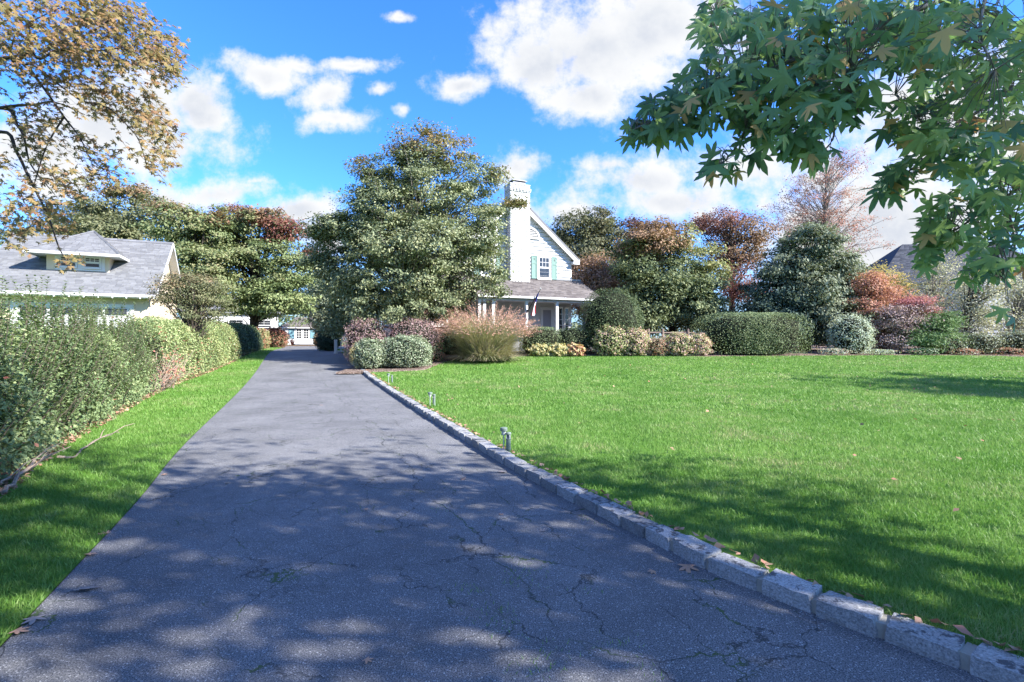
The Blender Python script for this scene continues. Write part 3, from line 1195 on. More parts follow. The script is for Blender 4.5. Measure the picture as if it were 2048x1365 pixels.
fb0 = house_pt(-4.50, -2.68, 3.20)
ft = house_pt(-3.98, -3.30, 4.42)
flag.location = fb0
m = MB()
m.tube([(0, 0, 0), ft - fb0], [0.022, 0.018], 8)
pole = m.build('flag_pole', M_dark, flag)
m = MB()
lathe(m, *(ft - fb0)[:2], [(.012, (ft - fb0)[2]), (.035, (ft - fb0)[2] + .03), (.03, (ft - fb0)[2] + .06), (.008, (ft - fb0)[2] + .09)], 8)
m.build('finial', M_silver, flag)
MB().box(-.05, .05, -.04, .06, -.06, .06).build('bracket', M_dark, flag)
mr = plain('flag_red', (0.42, 0.03, 0.04, 1), 0.8, 0.1)
mw = plain('flag_white', (0.72, 0.70, 0.70, 1), 0.8, 0.1)
mbl = plain('flag_blue', (0.02, 0.03, 0.14, 1), 0.8, 0.1)
# the cloth hangs in folds: stripes run down, the canton is gathered at the top
nv_, nu = 26, 13
V, F, MI = [], [], []
for i in range(nv_ + 1):
    t = i / nv_
    for j in range(nu + 1):
        u = j / nu
        top = (ft - fb0) * (0.90 - 0.42 * u)
        fold = np.array([math.sin(u * 19 + t * 2) * .07, math.cos(u * 15) * .06, 0]) * (0.3 + 0.7 * t)
        bot = (ft - fb0) * 0.56 + np.array([-.10 + .22 * (u - .5), .02, -1.02 + .25 * abs(u - .45)])
        V.append(top * (1 - t ** .8) + bot * t ** .8 + fold)
for i in range(nv_):
    for j in range(nu):
        q = i * (nu + 1) + j
        F.append((q, q + 1, q + nu + 2, q + nu + 1))
        MI.append(2 if (i < 9 and j < 7) else (j % 2))
o = link('flag_cloth', np_mesh('flag_cloth', np.array(V), np.array(F), MI, True), flag, [mr, mw, mbl])

# ================================================================== neighbour's house
NZ = float(gz(22))
nh = tag(empty('neighbour_house', (-18.25, 21.5, NZ), HR), 'cream stucco house with grey shingle roof and hipped dormer behind the hedge', 'house')


def NZf(z):
    return z - NZ


E0 = NZf(3.5)
SLP = 2.98 / 3.9
S0, S1 = -3.45, 2.76
m = MB()
m.prism([(S1 - .36, .5, NZf(.2)), (S1 - .36, 7.3, NZf(.2)), (S1 - .36, 7.3, E0 + SLP * .5 - .12), (S1 - .36, 3.9, E0 + SLP * 3.9 - .14), (S1 - .36, .5, E0 + SLP * .5 - .12)], (-(S1 - S0) + .7, 0, 0))
m.build('wall', M_stucco, nh)
nrm_f = np.array([0, -SLP, 1.0]) / math.hypot(1, SLP)
m = MB()
m.prism([(S0, 0, E0 - .02), (S0, 3.9, E0 + SLP * 3.9 - .02), (S0, 7.8, E0 - .02), (S0, 7.8, E0 - .16), (S0, 3.9, E0 + SLP * 3.9 - .16), (S0, 0, E0 - .14)], (S1 - S0, 0, 0))
nroof = m.build('roof', M_shing_grey, nh)
dS0, dS1, dV, dZ = -1.9, 1.25, 0.65, NZf(5.27)
dC, dVA, dZA = -0.36, 3.5, NZf(6.70)
quads = [(((S0 - .02, -.06, E0 - .045), (S1 + .02, -.06, E0 - .045), (S1 + .02, 3.9, E0 + SLP * 3.9 - .01), (S0 - .02, 3.9, E0 + SLP * 3.9 - .01)), 41, 0.25, nrm_f)]
shingles('shingle', quads, M_shing_grey, nroof)
m = MB()
for i in range(24):
    a = S0 + (S1 - S0) * i / 24
    b = S0 + (S1 - S0) * (i + 1.06) / 24
    zz = E0 + SLP * 3.9
    m.add([(a, 3.74, zz - .105), (b, 3.74, zz - .095), (b, 3.9, zz + .025), (a, 3.9, zz + .012), (b, 4.06, zz - .095), (a, 4.06, zz - .105)], [(0, 1, 2, 3), (3, 2, 4, 5)])
m.build('ridge_cap', M_shing_grey, nroof)
# eaves and rakes
m = MB()
m.box(S0, S1, -.13, -.062, E0 - .14, E0 - .03)
m.box(S0, S1, -.0615, .49, E0 - .175, E0 - .145)
m.build('gutter', M_white, nh)
m = MB()
for (v0, v1, sg) in ((0, 3.9, 1), (7.8, 3.9, -1)):
    z0_, z1_ = E0, E0 + SLP * 3.9
    m.prism([(S1 + .004, v0, z0_ - .20), (S1 + .004, v1, z1_ - .20), (S1 + .004, v1, z1_ - .01), (S1 + .004, v0, z0_ - .03)], (.035, 0, 0))
    m.prism([(S1 - .358, v0, z0_ - .17), (S1 - .358, v1, z1_ - .20), (S1 - .358, v1, z1_ - .165), (S1 - .358, v0, z0_ - .142)], (.36, 0, 0))
m.build('rake_board', M_white, nh)
for i in range(13):
    sx = S0 + .25 + i * 0.49
    b = MB()
    lathe(b, sx, -.10, [(.012, E0 - .145), (.03, E0 - .17), (.034, E0 - .195), (.018, E0 - .225)], 8)
    b.build('light_bulb', M_white, nh, smooth=True)
# gable end louvre
m = MB()
m.box(S1 - .359, S1 - .30, 3.45, 3.95, NZf(4.75), NZf(5.45))
gv = m.build('gable_vent', M_white, nh)
for k in range(6):
    MB().box(S1 - .299, S1 - .28, 3.50, 3.90, NZf(4.80) + k * .105, NZf(4.85) + k * .105).build('slat', M_grey_shade, gv)
# garage door with glazed top row
y = .5
m = MB()
m.box(-2.30, -2.08, y - .06, y - .002, NZf(.3), NZf(3.06))
m.box(1.66, 1.86, y - .06, y - .002, NZf(.3), NZf(3.06))
m.box(-2.079, 1.659, y - .06, y - .002, NZf(2.92), NZf(3.06))
gd = m.build('garage_door', M_white, nh)
for r_ in range(4):
    MB().box(-2.075, 1.655, y - .035 - .002 * r_, y - .003, NZf(.32) + r_ * .55, NZf(.855) + r_ * .55).build('door_panel', M_white, gd)
MB().box(-2.075, 1.655, y - .034, y - .003, NZf(2.53), NZf(2.918)).build('door_panel', M_white, gd)
for (a, b) in ((-2.0, -1.15), (-1.05, -.22), (-.12, .72), (.82, 1.6)):
    MB().box(a, b, y - .043, y - .036, NZf(2.57), NZf(2.87)).build('pane', M_glass, gd)
# wall lantern
m = MB()
m.tube([(-2.58, .5, NZf(2.75)), (-2.58, .30, NZf(2.85)), (-2.58, .24, NZf(2.74))], .015, 6)
lathe(m, -2.58, .24, [(.03, NZf(2.45)), (.07, NZf(2.48)), (.09, NZf(2.66)), (.12, NZf(2.68)), (.02, NZf(2.78))], 6)
m.build('wall_lantern', M_dark, nh)
# dormer
dv = 1.36
zr = E0 + SLP * dv
m = MB()
m.prism([(-1.45, dv, zr - .1), (.75, dv, zr - .1), (.75, dv, dZ - .02), (-1.45, dv, dZ - .02)], (0, 1.3, 0))
dm = m.build('dormer', M_stucco, nh)
m = MB()
e = [np.array(p) for p in ((dS0, dV, dZ), (dS1, dV, dZ), (dS1, 4.6, dZ), (dS0, 4.6, dZ))]
A, B = np.array((dC, dVA, dZA)), np.array((dC, 4.6, dZA))
m.add([*e, A, B], [(0, 1, 4), (1, 2, 5, 4), (3, 0, 4, 5), (2, 3, 5), (3, 2, 1, 0)])
m.build('dormer_roof_deck', M_shing_grey, dm)


def nrm3(a, b, c):
    n_ = np.cross(np.array(b) - np.array(a), np.array(c) - np.array(a))
    return n_ / np.linalg.norm(n_)


q1 = ((dS0 - .03, dV - .03, dZ), (dS1 + .03, dV - .03, dZ), A + (.001, 0, 0), A - (.001, 0, 0))
n1 = nrm3(q1[0], q1[1], q1[2])
q2 = ((dS1 + .03, dV - .03, dZ), (dS1 + .03, 4.6, dZ), B, A)
n2 = nrm3(q2[0], q2[1], q2[2])
q3 = ((dS0 - .03, 4.6, dZ), (dS0 - .03, dV - .03, dZ), A, B)
n3 = nrm3(q3[0], q3[1], q3[2])
shingles('shingle', [(q1, 21, .25, n1), (q2, 18, .25, n2), (q3, 18, .25, n3)], M_shing_grey, dm)
m = MB()
for (P0_, P1_) in ((q1[1], A), (q1[0], A)):
    P0_, P1_ = np.array(P0_), np.array(P1_)
    for k in range(9):
        a, b = P0_ + (P1_ - P0_) * k / 9, P0_ + (P1_ - P0_) * (k + 1.05) / 9
        m.tube([a + (0, 0, .015), b + (0, 0, .008)], [.055, .045], 4)
m.build('hip_cap', M_shing_grey, dm)
m = MB()
m.box(dS0 - .02, dS1 + .02, dV - .055, dV - .005, dZ - .115, dZ - .005)
m.box(dS0 - .055, dS0 - .021, dV - .055, 2.4, dZ - .115, dZ - .005)
m.box(dS1 + .021, dS1 + .055, dV - .055, 2.4, dZ - .115, dZ - .005)
m.box(dS0 - .02, dS1 + .02, dV - .004, 2.3, dZ - .075, dZ - .05)
m.build('fascia', M_white, dm)
sash_window(dm, -.99, -.42, NZf(4.70), NZf(5.17), dv, 3, 2, .05)
sash_window(dm, -.14, .43, NZf(4.70), NZf(5.17), dv, 3, 2, .05)
m = MB()
m.box(-1.16, .60, dv - .035, dv - .001, zr + .02, NZf(4.64))
m.box(-1.16, -1.045, dv - .035, dv - .001, NZf(4.641), dZ - .08)
m.box(-.365, -.195, dv - .035, dv - .001, NZf(4.641), dZ - .08)
m.box(.485, .60, dv - .035, dv - .001, NZf(4.641), dZ - .08)
m.build('window_surround', M_white, dm)

# ================================================================== garden house at the end of the drive
GZ_ = float(gz(62))
gh = tag(empty('garden_house', (-27.4, 62.0, GZ_), HR), 'small white garden house with french doors and pale blue shutters', 'garden house')


def gs_(px):
    k = (px - 1024) / 1024.0
    return (27.4 + 62 * k) / (.911 - .413 * k)


def gzf(py):
    return EYE + (682.5 - py) / 1024.0 * 62.8 - GZ_


gw = 4.3
m = MB()
m.prism([(-.3, .004, -.3), (gw, .004, -.3), (gw, .004, gzf(655.5)), (-.3, .004, gzf(655.5))], (0, 5, 0))
m.build('wall', M_siding, gh)
boards(gh, lambda z: -.3, lambda z: gw, -.1, gzf(655.5), 0.17, 0.0, M_siding)
ze, zrg = gzf(655.5), gzf(633.5)
m = MB()
m.add([(-.7, -.3, ze), (gw + .15, -.3, ze), (gw + .15, 2.5, zrg), (1.3, 2.5, zrg), (gw + .15, 5.3, ze), (-.7, 5.3, ze)],
      [(0, 1, 2, 3), (5, 0, 3), (4, 5, 3, 2), (1, 4, 2), (0, 5, 4, 1)])
gr = m.build('roof', M_shing_brown, gh)
n_ = nrm3((-.7, -.3, ze), (gw, -.3, ze), (gw, 2.5, zrg))
shingles('shingle', [(((-.72, -.34, ze + .01), (gw + .17, -.34, ze + .01), (gw + .17, 2.5, zrg + .02), (1.3, 2.5, zrg + .02)), 16, .34, n_)], M_shing_brown, gr)
MB().box(-.7, gw + .15, -.36, -.305, ze - .10, ze + .0).build('fascia', M_white, gh)
for (a, b) in ((591.5, 604), (606, 618.5)):
    x0, x1, z0, z1 = gs_(a), gs_(b), gzf(684), gzf(657.5)
    f = MB()
    t = .10
    f.box(x0, x0 + t, -.09, -.035, z0, z1)
    f.box(x1 - t, x1, -.09, -.035, z0, z1)
    f.box(x0 + t, x1 - t, -.09, -.035, z1 - .10, z1)
    f.box(x0 + t, x1 - t, -.09, -.035, z0, gzf(677.5))
    f.box((x0 + x1) / 2 - .022, (x0 + x1) / 2 + .022, -.085, -.04, gzf(677.5), z1 - .1)
    for k in range(1, 4):
        zz = gzf(677.5) + (z1 - .1 - gzf(677.5)) * k / 4
        f.box(x0 + t, x1 - t, -.084, -.041, zz - .02, zz + .02)
    dd = f.build('door', M_white, gh)
    MB().box(x0 + t, x1 - t, -.06, -.055, gzf(677.5), z1 - .1).build('pane', M_glass, dd)
for (a, b) in ((577.5, 588.5), (620.5, 631.5)):
    shutter(gh, gs_(a), gs_(b), gzf(677), gzf(658), -.03, M_blueshutter)
MB().box(gs_(586), gs_(626), -.95, -.04, -.3, .14).build('step', M_concrete, gh)
pot = tag(empty('flower_pot', (-26.0, 60.6, float(gz(60.6)))), 'red clay flower pot beside the garden house step', 'flower pot')
m = MB()
lathe(m, 0, 0, [(.14, 0), (.20, .26), (.23, .27), (.23, .33), (.19, .33)], 14)
m.build('pot', plain('terracotta', (0.42, 0.10, 0.05, 1), .8, .2), pot)
P = rand_dirs(120) * [.24, .24, .16] + [0, 0, .46]
scatter('flowers', BROAD_V, LEAF_F, P, frames(rand_dirs(120) + [0, 0, .6]), np.full(120, .11), [leaf_mat('red_flower', [srgb(150, 30, 24), srgb(190, 60, 40)])], pot)

# ================================================================== other houses seen through the trees
fh = tag(empty('far_white_house', (-29.5, 53.0, float(gz(53))), HR), 'long low white house glimpsed under the big green maple', 'house')
m = MB().box(-4, 4.8, .006, 7, -.3, 3.4)
m.build('wall', M_siding, fh)
boards(fh, lambda z: -4, lambda z: 4.8, .1, 3.4, .30, 0.0, M_siding)
m = MB()
m.add([(-4.4, -.4, 3.38), (5.2, -.4, 3.38), (5.2, 3.5, 5.6), (-4.4, 3.5, 5.6), (5.2, 7.4, 3.38), (-4.4, 7.4, 3.38)], [(0, 1, 2, 3), (3, 2, 4, 5), (1, 4, 2), (5, 0, 3), (0, 5, 4, 1)])
m.build('roof', M_shing_grey, fh)
for x in (-2.5, .2, 2.8):
    sash_window(fh, x, x + 1.3, 1.6, 2.7, -.03, 2, 2, .1)
rh = tag(empty('right_hand_house', (33.0, 46.0, float(gz(46))), math.radians(-8)), 'white house with dark hipped roof half hidden by the pale birches', 'house')
m = MB().box(0, 16, .006, 9, -.3, 5.6)
m.build('wall', M_siding, rh)
boards(rh, lambda z: 0, lambda z: 16, .0, 5.6, .30, 0.0, M_siding)
m = MB()
m.add([(-.5, -.5, 5.55), (16.5, -.5, 5.55), (12.2, 4.5, 9.9), (4.4, 4.5, 9.9), (16.5, 9.5, 5.55), (-.5, 9.5, 5.55)], [(0, 1, 2, 3), (5, 0, 3), (2, 4, 5, 3), (1, 4, 2), (0, 5, 4, 1)])
rr = m.build('roof', plain('slate_blue_shingle', (0.060, 0.066, 0.085, 1), .9, .15, .2, 3.0), rh)
n_ = nrm3((-.5, -.5, 5.55), (16.5, -.5, 5.55), (12.2, 4.5, 9.9))
shingles('shingle', [(((-.52, -.54, 5.56), (16.5, -.54, 5.56), (12.2, 4.5, 9.92), (4.4, 4.5, 9.92)), 30, .45, n_)], shingle_mat('slate_shingle', (0.045, 0.050, 0.066, 1), (0.10, 0.105, 0.125, 1)), rr)
m = MB()
m.prism([(7.2, -.9, 3.2), (9.4, -.9, 3.2), (9.4, -.9, 5.4), (8.3, -.9, 7.0), (7.2, -.9, 5.4)], (0, 2.5, 0))
m.build('gabled_bay', M_siding, rh)
for x in (1.5, 4.2, 10.6, 13.2):
    sash_window(rh, x, x + 1.0, 3.4, 4.9, -.03, 2, 2, .12)
    sash_window(rh, x, x + 1.0, .9, 2.4, -.03, 2, 2, .12)

# ================================================================== foliage materials
def G(*cols):
    return [srgb(*c) for c in cols]


LM = dict(
    holly=leaf_mat('holly_leaf', G((58, 72, 42), (90, 102, 60), (118, 126, 80), (134, 132, 80)), .25, .9, .35, .5, gain=1.6),
    holly_top=leaf_mat('holly_leaf_bronze', G((84, 92, 44), (112, 110, 52), (134, 112, 56), (140, 100, 56)), .25, .9, .4, .4),
    maple=leaf_mat('maple_leaf_green', G((62, 82, 38), (92, 110, 54), (118, 126, 66), (130, 118, 70)), .32, .6),
    maple_bright=leaf_mat('maple_leaf_bright', G((70, 92, 40), (104, 122, 56), (132, 138, 74)), .25, .6),
    maple_red=leaf_mat('maple_leaf_red', G((106, 56, 46), (132, 74, 58), (122, 88, 62)), .28, .8),
    maple_rust=leaf_mat('maple_leaf_rust', G((96, 92, 52), (134, 106, 66), (140, 84, 60)), .33, .8),
    olive=leaf_mat('olive_leaf', G((66, 76, 42), (98, 104, 60), (124, 118, 72)), .3, .5),
    gold=leaf_mat('gold_leaf', G((66, 72, 32), (104, 100, 38), (142, 116, 42), (134, 88, 46), (88, 92, 44)), .36, 1.6, .45, .35, .6, 1.15),
    bronze=leaf_mat('bronze_spray', G((84, 90, 52), (116, 106, 66), (146, 104, 72)), .3, 1.5),
    oak=leaf_mat('oak_leaf', G((64, 72, 42), (94, 98, 60), (122, 112, 72)), .28, .5),
    tanpink=leaf_mat('tan_pink_leaf', G((124, 104, 78), (150, 112, 84), (158, 122, 96), (96, 96, 62)), .3, .8),
    mixgreen=leaf_mat('linden_leaf', G((60, 76, 40), (92, 106, 56), (126, 134, 74)), .25, .6),
    yelgreen=leaf_mat('yellow_green_leaf', G((92, 104, 50), (128, 134, 68), (154, 148, 86)), .28, .8),
    orange=leaf_mat('orange_leaf', G((124, 100, 64), (146, 106, 70), (114, 106, 62)), .28, .8),
    red=leaf_mat('red_leaf', G((104, 62, 52), (128, 74, 60), (136, 98, 74)), .28, .9),
    darkred=leaf_mat('dark_red_leaf', G((74, 42, 38), (106, 58, 48), (92, 78, 54)), .3, .9),
    barepink=leaf_mat('bare_tree_leaf', G((140, 96, 80), (160, 108, 90), (164, 88, 78)), .3, .9),
    spruce=leaf_mat('grey_green_needle', G((78, 90, 64), (104, 114, 82), (126, 134, 100)), .2, .7, .5, .3),
    spruce_dark=leaf_mat('dark_needle', G((40, 58, 48), (58, 80, 64), (84, 104, 80)), .15, .7, .5, .3),
    jmaple=leaf_mat('orange_lace_leaf', G((156, 96, 70), (176, 112, 84), (172, 130, 96)), .3, 1.2),
    yellow=leaf_mat('yellow_leaf', G((150, 136, 52), (182, 156, 62), (128, 132, 56)), .4, .9),
    purple=leaf_mat('purple_leaf', G((110, 86, 86), (138, 108, 108), (152, 128, 122), (122, 116, 100)), .2, 1.2),
    pink=leaf_mat('pink_red_leaf', G((150, 74, 80), (170, 96, 100), (144, 98, 88)), .28, 1.2),
    cedar=leaf_mat('cedar_spray', G((50, 84, 34), (82, 116, 48), (108, 136, 62)), .2, 1.0),
    birch=leaf_mat('birch_leaf', G((120, 122, 98), (142, 142, 118), (158, 156, 104), (136, 118, 108)), .25, .8),
    silver=leaf_mat('silver_leaf', G((124, 138, 112), (156, 168, 140), (178, 186, 160)), .25, 1.4),
    box=leaf_mat('box_leaf', G((44, 62, 32), (70, 88, 46), (98, 112, 62)), .2, 1.6, .45, .35),
    boxlight=leaf_mat('clipped_hedge_leaf', G((72, 90, 48), (100, 118, 66), (124, 138, 84)), .22, 1.2),
    euonymus=leaf_mat('variegated_leaf', G((62, 84, 48), (98, 120, 76), (140, 154, 112), (178, 184, 150)), .22, 3.0, .4, .4, .85, 1.15),
    barberry=leaf_mat('barberry_leaf', G((118, 82, 84), (146, 104, 106), (166, 132, 130), (160, 146, 134)), .25, 2.0, .5, .3, .7),
    hydrangea=leaf_mat('hydrangea_leaf', G((92, 112, 52), (136, 144, 76), (164, 156, 96)), .3, 2.0),
    hydra_bloom=leaf_mat('faded_pink_bloom', G((176, 132, 118), (196, 154, 138), (170, 120, 104)), .3, 2.0),
    hosta=leaf_mat('yellowing_hosta_leaf', G((150, 140, 66), (184, 168, 92), (196, 182, 124)), .35, 2.5),
    rusty=leaf_mat('rusty_leaf', G((150, 92, 62), (172, 104, 74), (140, 112, 70)), .3, 2.0),
    yew=leaf_mat('yew_needle', G((28, 50, 34), (44, 70, 46), (62, 88, 58)), .12, 1.2),
    privet=leaf_mat('privet_leaf', G((50, 68, 36), (74, 98, 48), (104, 124, 62), (132, 146, 82)), .3, 1.1, .35, .5, gain=1.6),
    privet_light=leaf_mat('privet_leaf_light', G((84, 106, 48), (116, 136, 64), (144, 158, 82), (160, 142, 90)), .32, 1.3, .4, .45),
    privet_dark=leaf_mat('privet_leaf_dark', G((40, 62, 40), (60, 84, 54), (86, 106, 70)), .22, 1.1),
    hedgered=leaf_mat('hedge_red_leaf', G((140, 66, 54), (168, 92, 70), (150, 118, 78)), .3, 2.0),
    sweetgum=leaf_mat('sweetgum_leaf', G((44, 82, 62), (62, 104, 70), (84, 124, 66), (110, 142, 64)), .42, .9, .34, 1.1, .7, 1.75),
    sweetgum_sunlit=leaf_mat('sweetgum_sunlit_leaf', G((84, 118, 52), (112, 144, 60), (140, 158, 70)), .5, .9, .34, .9, .7, 1.5),  # lit copy of the leaf: sun on the branches is put into the colour
    sweetgum_y=leaf_mat('sweetgum_yellow_leaf', G((176, 138, 50), (190, 150, 64), (170, 96, 58)), .45, .9, .4, .4, .9),
    fallen=leaf_mat('fallen_leaf', G((120, 88, 62), (158, 118, 86), (150, 84, 60)), .1, 2.0, .7, .2, .9),
    fallen_pale=leaf_mat('fallen_pale_leaf', G((150, 130, 124), (168, 150, 140)), .1, 2.0, .7, .2, .9, 1.0),
    plume=leaf_mat('grass_plume', G((170, 112, 94), (188, 132, 110), (184, 146, 120)), .3, 2.0, gain=1.15),
    reed=leaf_mat('reed_blade', G((96, 106, 56), (132, 134, 80), (166, 152, 112), (180, 160, 130)), .3, 2.0, .5, .3, .8),
    distant=leaf_mat('distant_tree_leaf', G((66, 78, 50), (92, 100, 66), (116, 112, 78)), .2, .2),
)
M_inner = plain('painted_core_shade', (0.020, 0.022, 0.014, 1), 0.95, 0.05, 0.3, 6.0)  # near-black core colour, paints the shade inside shrubs and hedges


def ell(px, py, rx, ry, Y, depth=0.9, mat=0, w=1.0):
    c = at(px, py, Y)
    return dict(c=c, r=np.array([rx * Y / 1024, rx * Y / 1024 * depth, ry * Y / 1024]), mat=mat, w=w)


def sample_crown(ells, n, rng, shell=0.55):
    wt = np.array([e['w'] * (e['r'][0] * e['r'][2] + e['r'][0] * e['r'][1]) for e in ells])
    idx = rng.choice(len(ells), n, p=wt / wt.sum())
    c = np.array([e['c'] for e in ells])[idx]
    r = np.array([e['r'] for e in ells])[idx]
    mi = np.array([e['mat'] for e in ells])[idx]
    d = rand_dirs(n, rng)
    f = shell + (1 - shell) * rng.random(n) ** 0.6
    f = f * (1 + 0.15 * np.clip(rng.normal(size=n), -2, 1.6))
    P = c + d * r * f[:, None]
    out = unit(d / r)
    return P, out, mi


def bez(a, b, c, n):
    t = np.linspace(0, 1, n)[:, None]
    return a * (1 - t) ** 2 + 2 * b * t * (1 - t) + c * t * t


def tree(name, label, cat, base, ells, mats, n_leaves, leaf, n_clumps, sig, bark=None, trunk_r=0.2, limbs=50, tv=LEAF_V, seed=1,
         flat=0.55, shell=0.55, group=None, up=0.65, outw=0.6, droop=0.3, rnd=0.48, twigs=0, keep=None, crown_name='crown', limb_r=1.0, spread=0.5, attach=(.35, .8)):
    """trunk and limbs that reach for every part of the crown, and a crown of leaf-sized faces gathered in sprays"""
    rng = np.random.default_rng(seed)
    bark = bark or M_bark
    base = np.array(base, float)
    root = tag(empty(name, base), label, cat, group)
    P, out, mi = sample_crown(ells, n_clumps, rng, shell)
    if keep is not None:
        k = keep(P)
        P, out, mi = P[k], out[k], mi[k]
    zmin = base[2] + 0.12
    P[:, 2] = np.maximum(P[:, 2], zmin + 0.1)
    centre = np.mean([e['c'] for e in ells], axis=0)
    top = np.array([0.65 * centre[0] + 0.35 * base[0], 0.65 * centre[1] + 0.35 * base[1], np.percentile(P[:, 2], 88)])
    mid = base + (top - base) * 0.5 + np.array([rng.normal() * .15, rng.normal() * .15, 0])
    tp = bez(base, mid, top, 10)
    lt = MB()
    lt.tube(tp - base, trunk_r * np.linspace(1.15, 0.15, 10) ** 1.0, 8)
    lt.build('trunk', bark, root, smooth=True)
    if limbs:
        lb = MB()
        pick = rng.permutation(len(P))[:limbs]
        H = top[2] - base[2]
        for i in pick:
            q = P[i]
            f = np.clip((q[2] - base[2]) / H * rng.uniform(*attach), 0.12, 0.95)
            s = np.array([np.interp(f, np.linspace(0, 1, 10), tp[:, k]) for k in range(3)])
            L = np.linalg.norm(q - s)
            m_ = s + (q - s) * 0.5 + np.array([rng.normal() * .1 * L, rng.normal() * .1 * L, (0.05 + .12 * rng.normal()) * L + .08 * L])
            r0 = min(trunk_r * 0.5, 0.012 + 0.011 * L) * limb_r
            c_ = bez(s, m_, q, 6)
            lb.tube(c_ - base, r0 * np.linspace(1, .25, 6), 5, cap=False)
            for _ in range(twigs):
                t0 = rng.uniform(.35, 1.0)
                a = np.array([np.interp(t0, np.linspace(0, 1, 6), c_[:, k]) for k in range(3)])
                dv_ = unit(q - s) + rng.normal(size=3) * .55
                dv_ = dv_ / np.linalg.norm(dv_)
                b_ = a + dv_ * rng.uniform(.25, .6) * max(L * .35, .5)
                lb.tube(np.array([a, (a + b_) / 2 + rng.normal(size=3) * .04, b_]) - base, [r0 * .35, r0 * .25, r0 * .12], 3, cap=False)
        lb.build('limbs', bark, root, smooth=True)
    per = n_leaves // max(len(P), 1)
    ci = np.repeat(np.arange(len(P)), per)
    sg = sig * rng.uniform(.6, 1.4, len(P))[ci]
    off = np.clip(rng.normal(size=(len(ci), 3)), -1.9, 1.9) * sg[:, None] * np.array([1, 1, flat])
    L = P[ci] + off
    L[:, 2] = np.maximum(L[:, 2], zmin)
    nm = out[ci] * outw + np.array([0, 0, up]) + rng.normal(size=L.shape) * rnd
    al = rng.normal(size=L.shape) * spread + out[ci] * .5 + np.array([0, 0, -droop])
    S = leaf * rng.uniform(.65, 1.3, len(L))
    scatter(crown_name, tv, LEAF_F, L - base, frames(nm, al, rng), S, [LM[m] for m in mats], root, mi[ci])
    return root


def superell(n, r, rng, e=4.0):
    d = rand_dirs(n, rng)
    k = (np.abs(d[:, 0] / r[0]) ** e + np.abs(d[:, 1] / r[1]) ** e + np.abs(d[:, 2] / r[2]) ** e) ** (-1.0 / e)
    return d * k[:, None], d


def bush(name, label, cat, px, py_top, Y, half_px, mats, n, leaf, e=2.2, depth=1.0, seed=1, group=None, tv=LEAF_V, rough=0.05, core=True, weights=None, py_bot=None, top_mat=None, stems=14, zoff=None):
    """shrub: leaves over a rounded body, stems, and a dark core painted as the shade inside"""
    rng = np.random.default_rng(seed)
    X = (px - 1024) / 1024.0 * Y
    zb = float(gz(Y)) + (LAWN_UP if zoff is None else zoff)
    zt = EYE + (682.5 - py_top) / 1024.0 * Y
    h = max(zt - zb, .15)
    r = np.array([half_px * Y / 1024, half_px * Y / 1024 * depth, h * .56])
    root = tag(empty(name, (X, Y, zb)), label, cat, group)
    cz = h - r[2]
    p, d = superell(n, r, rng, e)
    lump = 1 + rough * (np.sin(d[:, 0] * 9 + seed) * np.sin(d[:, 1] * 8 + 2 * seed) + np.sin(d[:, 2] * 11 + d[:, 0] * 7))
    f = (1 - 0.22 * rng.random(n) ** 1.6) * lump * (1 + rough * .7 * rng.normal(size=n))
    p = p * f[:, None]
    p[:, 2] += cz
    keep = p[:, 2] > 0.03
    p, d = p[keep], d[keep]
    nrm = unit(d / r) * .8 + np.array([0, 0, .35]) + rng.normal(size=p.shape) * .6
    mi = None
    if len(mats) > 1:
        mi = rng.choice(len(mats), len(p), p=weights)
        if top_mat is not None:
            g_ = (p[:, 2] / h + 0.12 * rng.normal(size=len(p))) > .72
            mi[g_] = top_mat
    scatter('foliage', tv, LEAF_F, p, frames(nrm, rng.normal(size=p.shape) + np.array([0, 0, .5]), rng), leaf * rng.uniform(.65, 1.3, len(p)), [LM[m] for m in mats], root, mi)
    st = MB()
    for i in range(stems):
        a = rng.uniform(0, 2 * math.pi)
        b = np.array([math.cos(a) * r[0] * .75 * rng.random(), math.sin(a) * r[1] * .75 * rng.random(), h * rng.uniform(.5, .85)])
        s_ = b * [.25, .25, 0]
        st.tube(bez(s_, (s_ + b) / 2 + [0, 0, -.05], b, 5), [.022, .02, .016, .012, .006], 4, cap=False)
    st.build('stems', M_bark, root)
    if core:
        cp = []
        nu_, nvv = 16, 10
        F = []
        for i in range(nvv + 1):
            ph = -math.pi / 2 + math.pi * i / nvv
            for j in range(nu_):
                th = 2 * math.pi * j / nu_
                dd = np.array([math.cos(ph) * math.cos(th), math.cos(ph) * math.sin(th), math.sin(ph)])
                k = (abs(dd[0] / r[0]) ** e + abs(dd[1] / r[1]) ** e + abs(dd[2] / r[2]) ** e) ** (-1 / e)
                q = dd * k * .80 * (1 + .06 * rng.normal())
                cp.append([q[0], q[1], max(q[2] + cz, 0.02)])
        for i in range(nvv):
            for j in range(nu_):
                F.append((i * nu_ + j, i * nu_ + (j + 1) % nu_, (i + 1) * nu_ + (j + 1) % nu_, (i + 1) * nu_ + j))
        link('shade_core', np_mesh('shade_core', np.array(cp), np.array(F)), root, [M_inner])
    return root


def base_at(px, Y, up=LAWN_UP):
    return ((px - 1024) / 1024.0 * Y, Y, float(gz(Y)) + up)


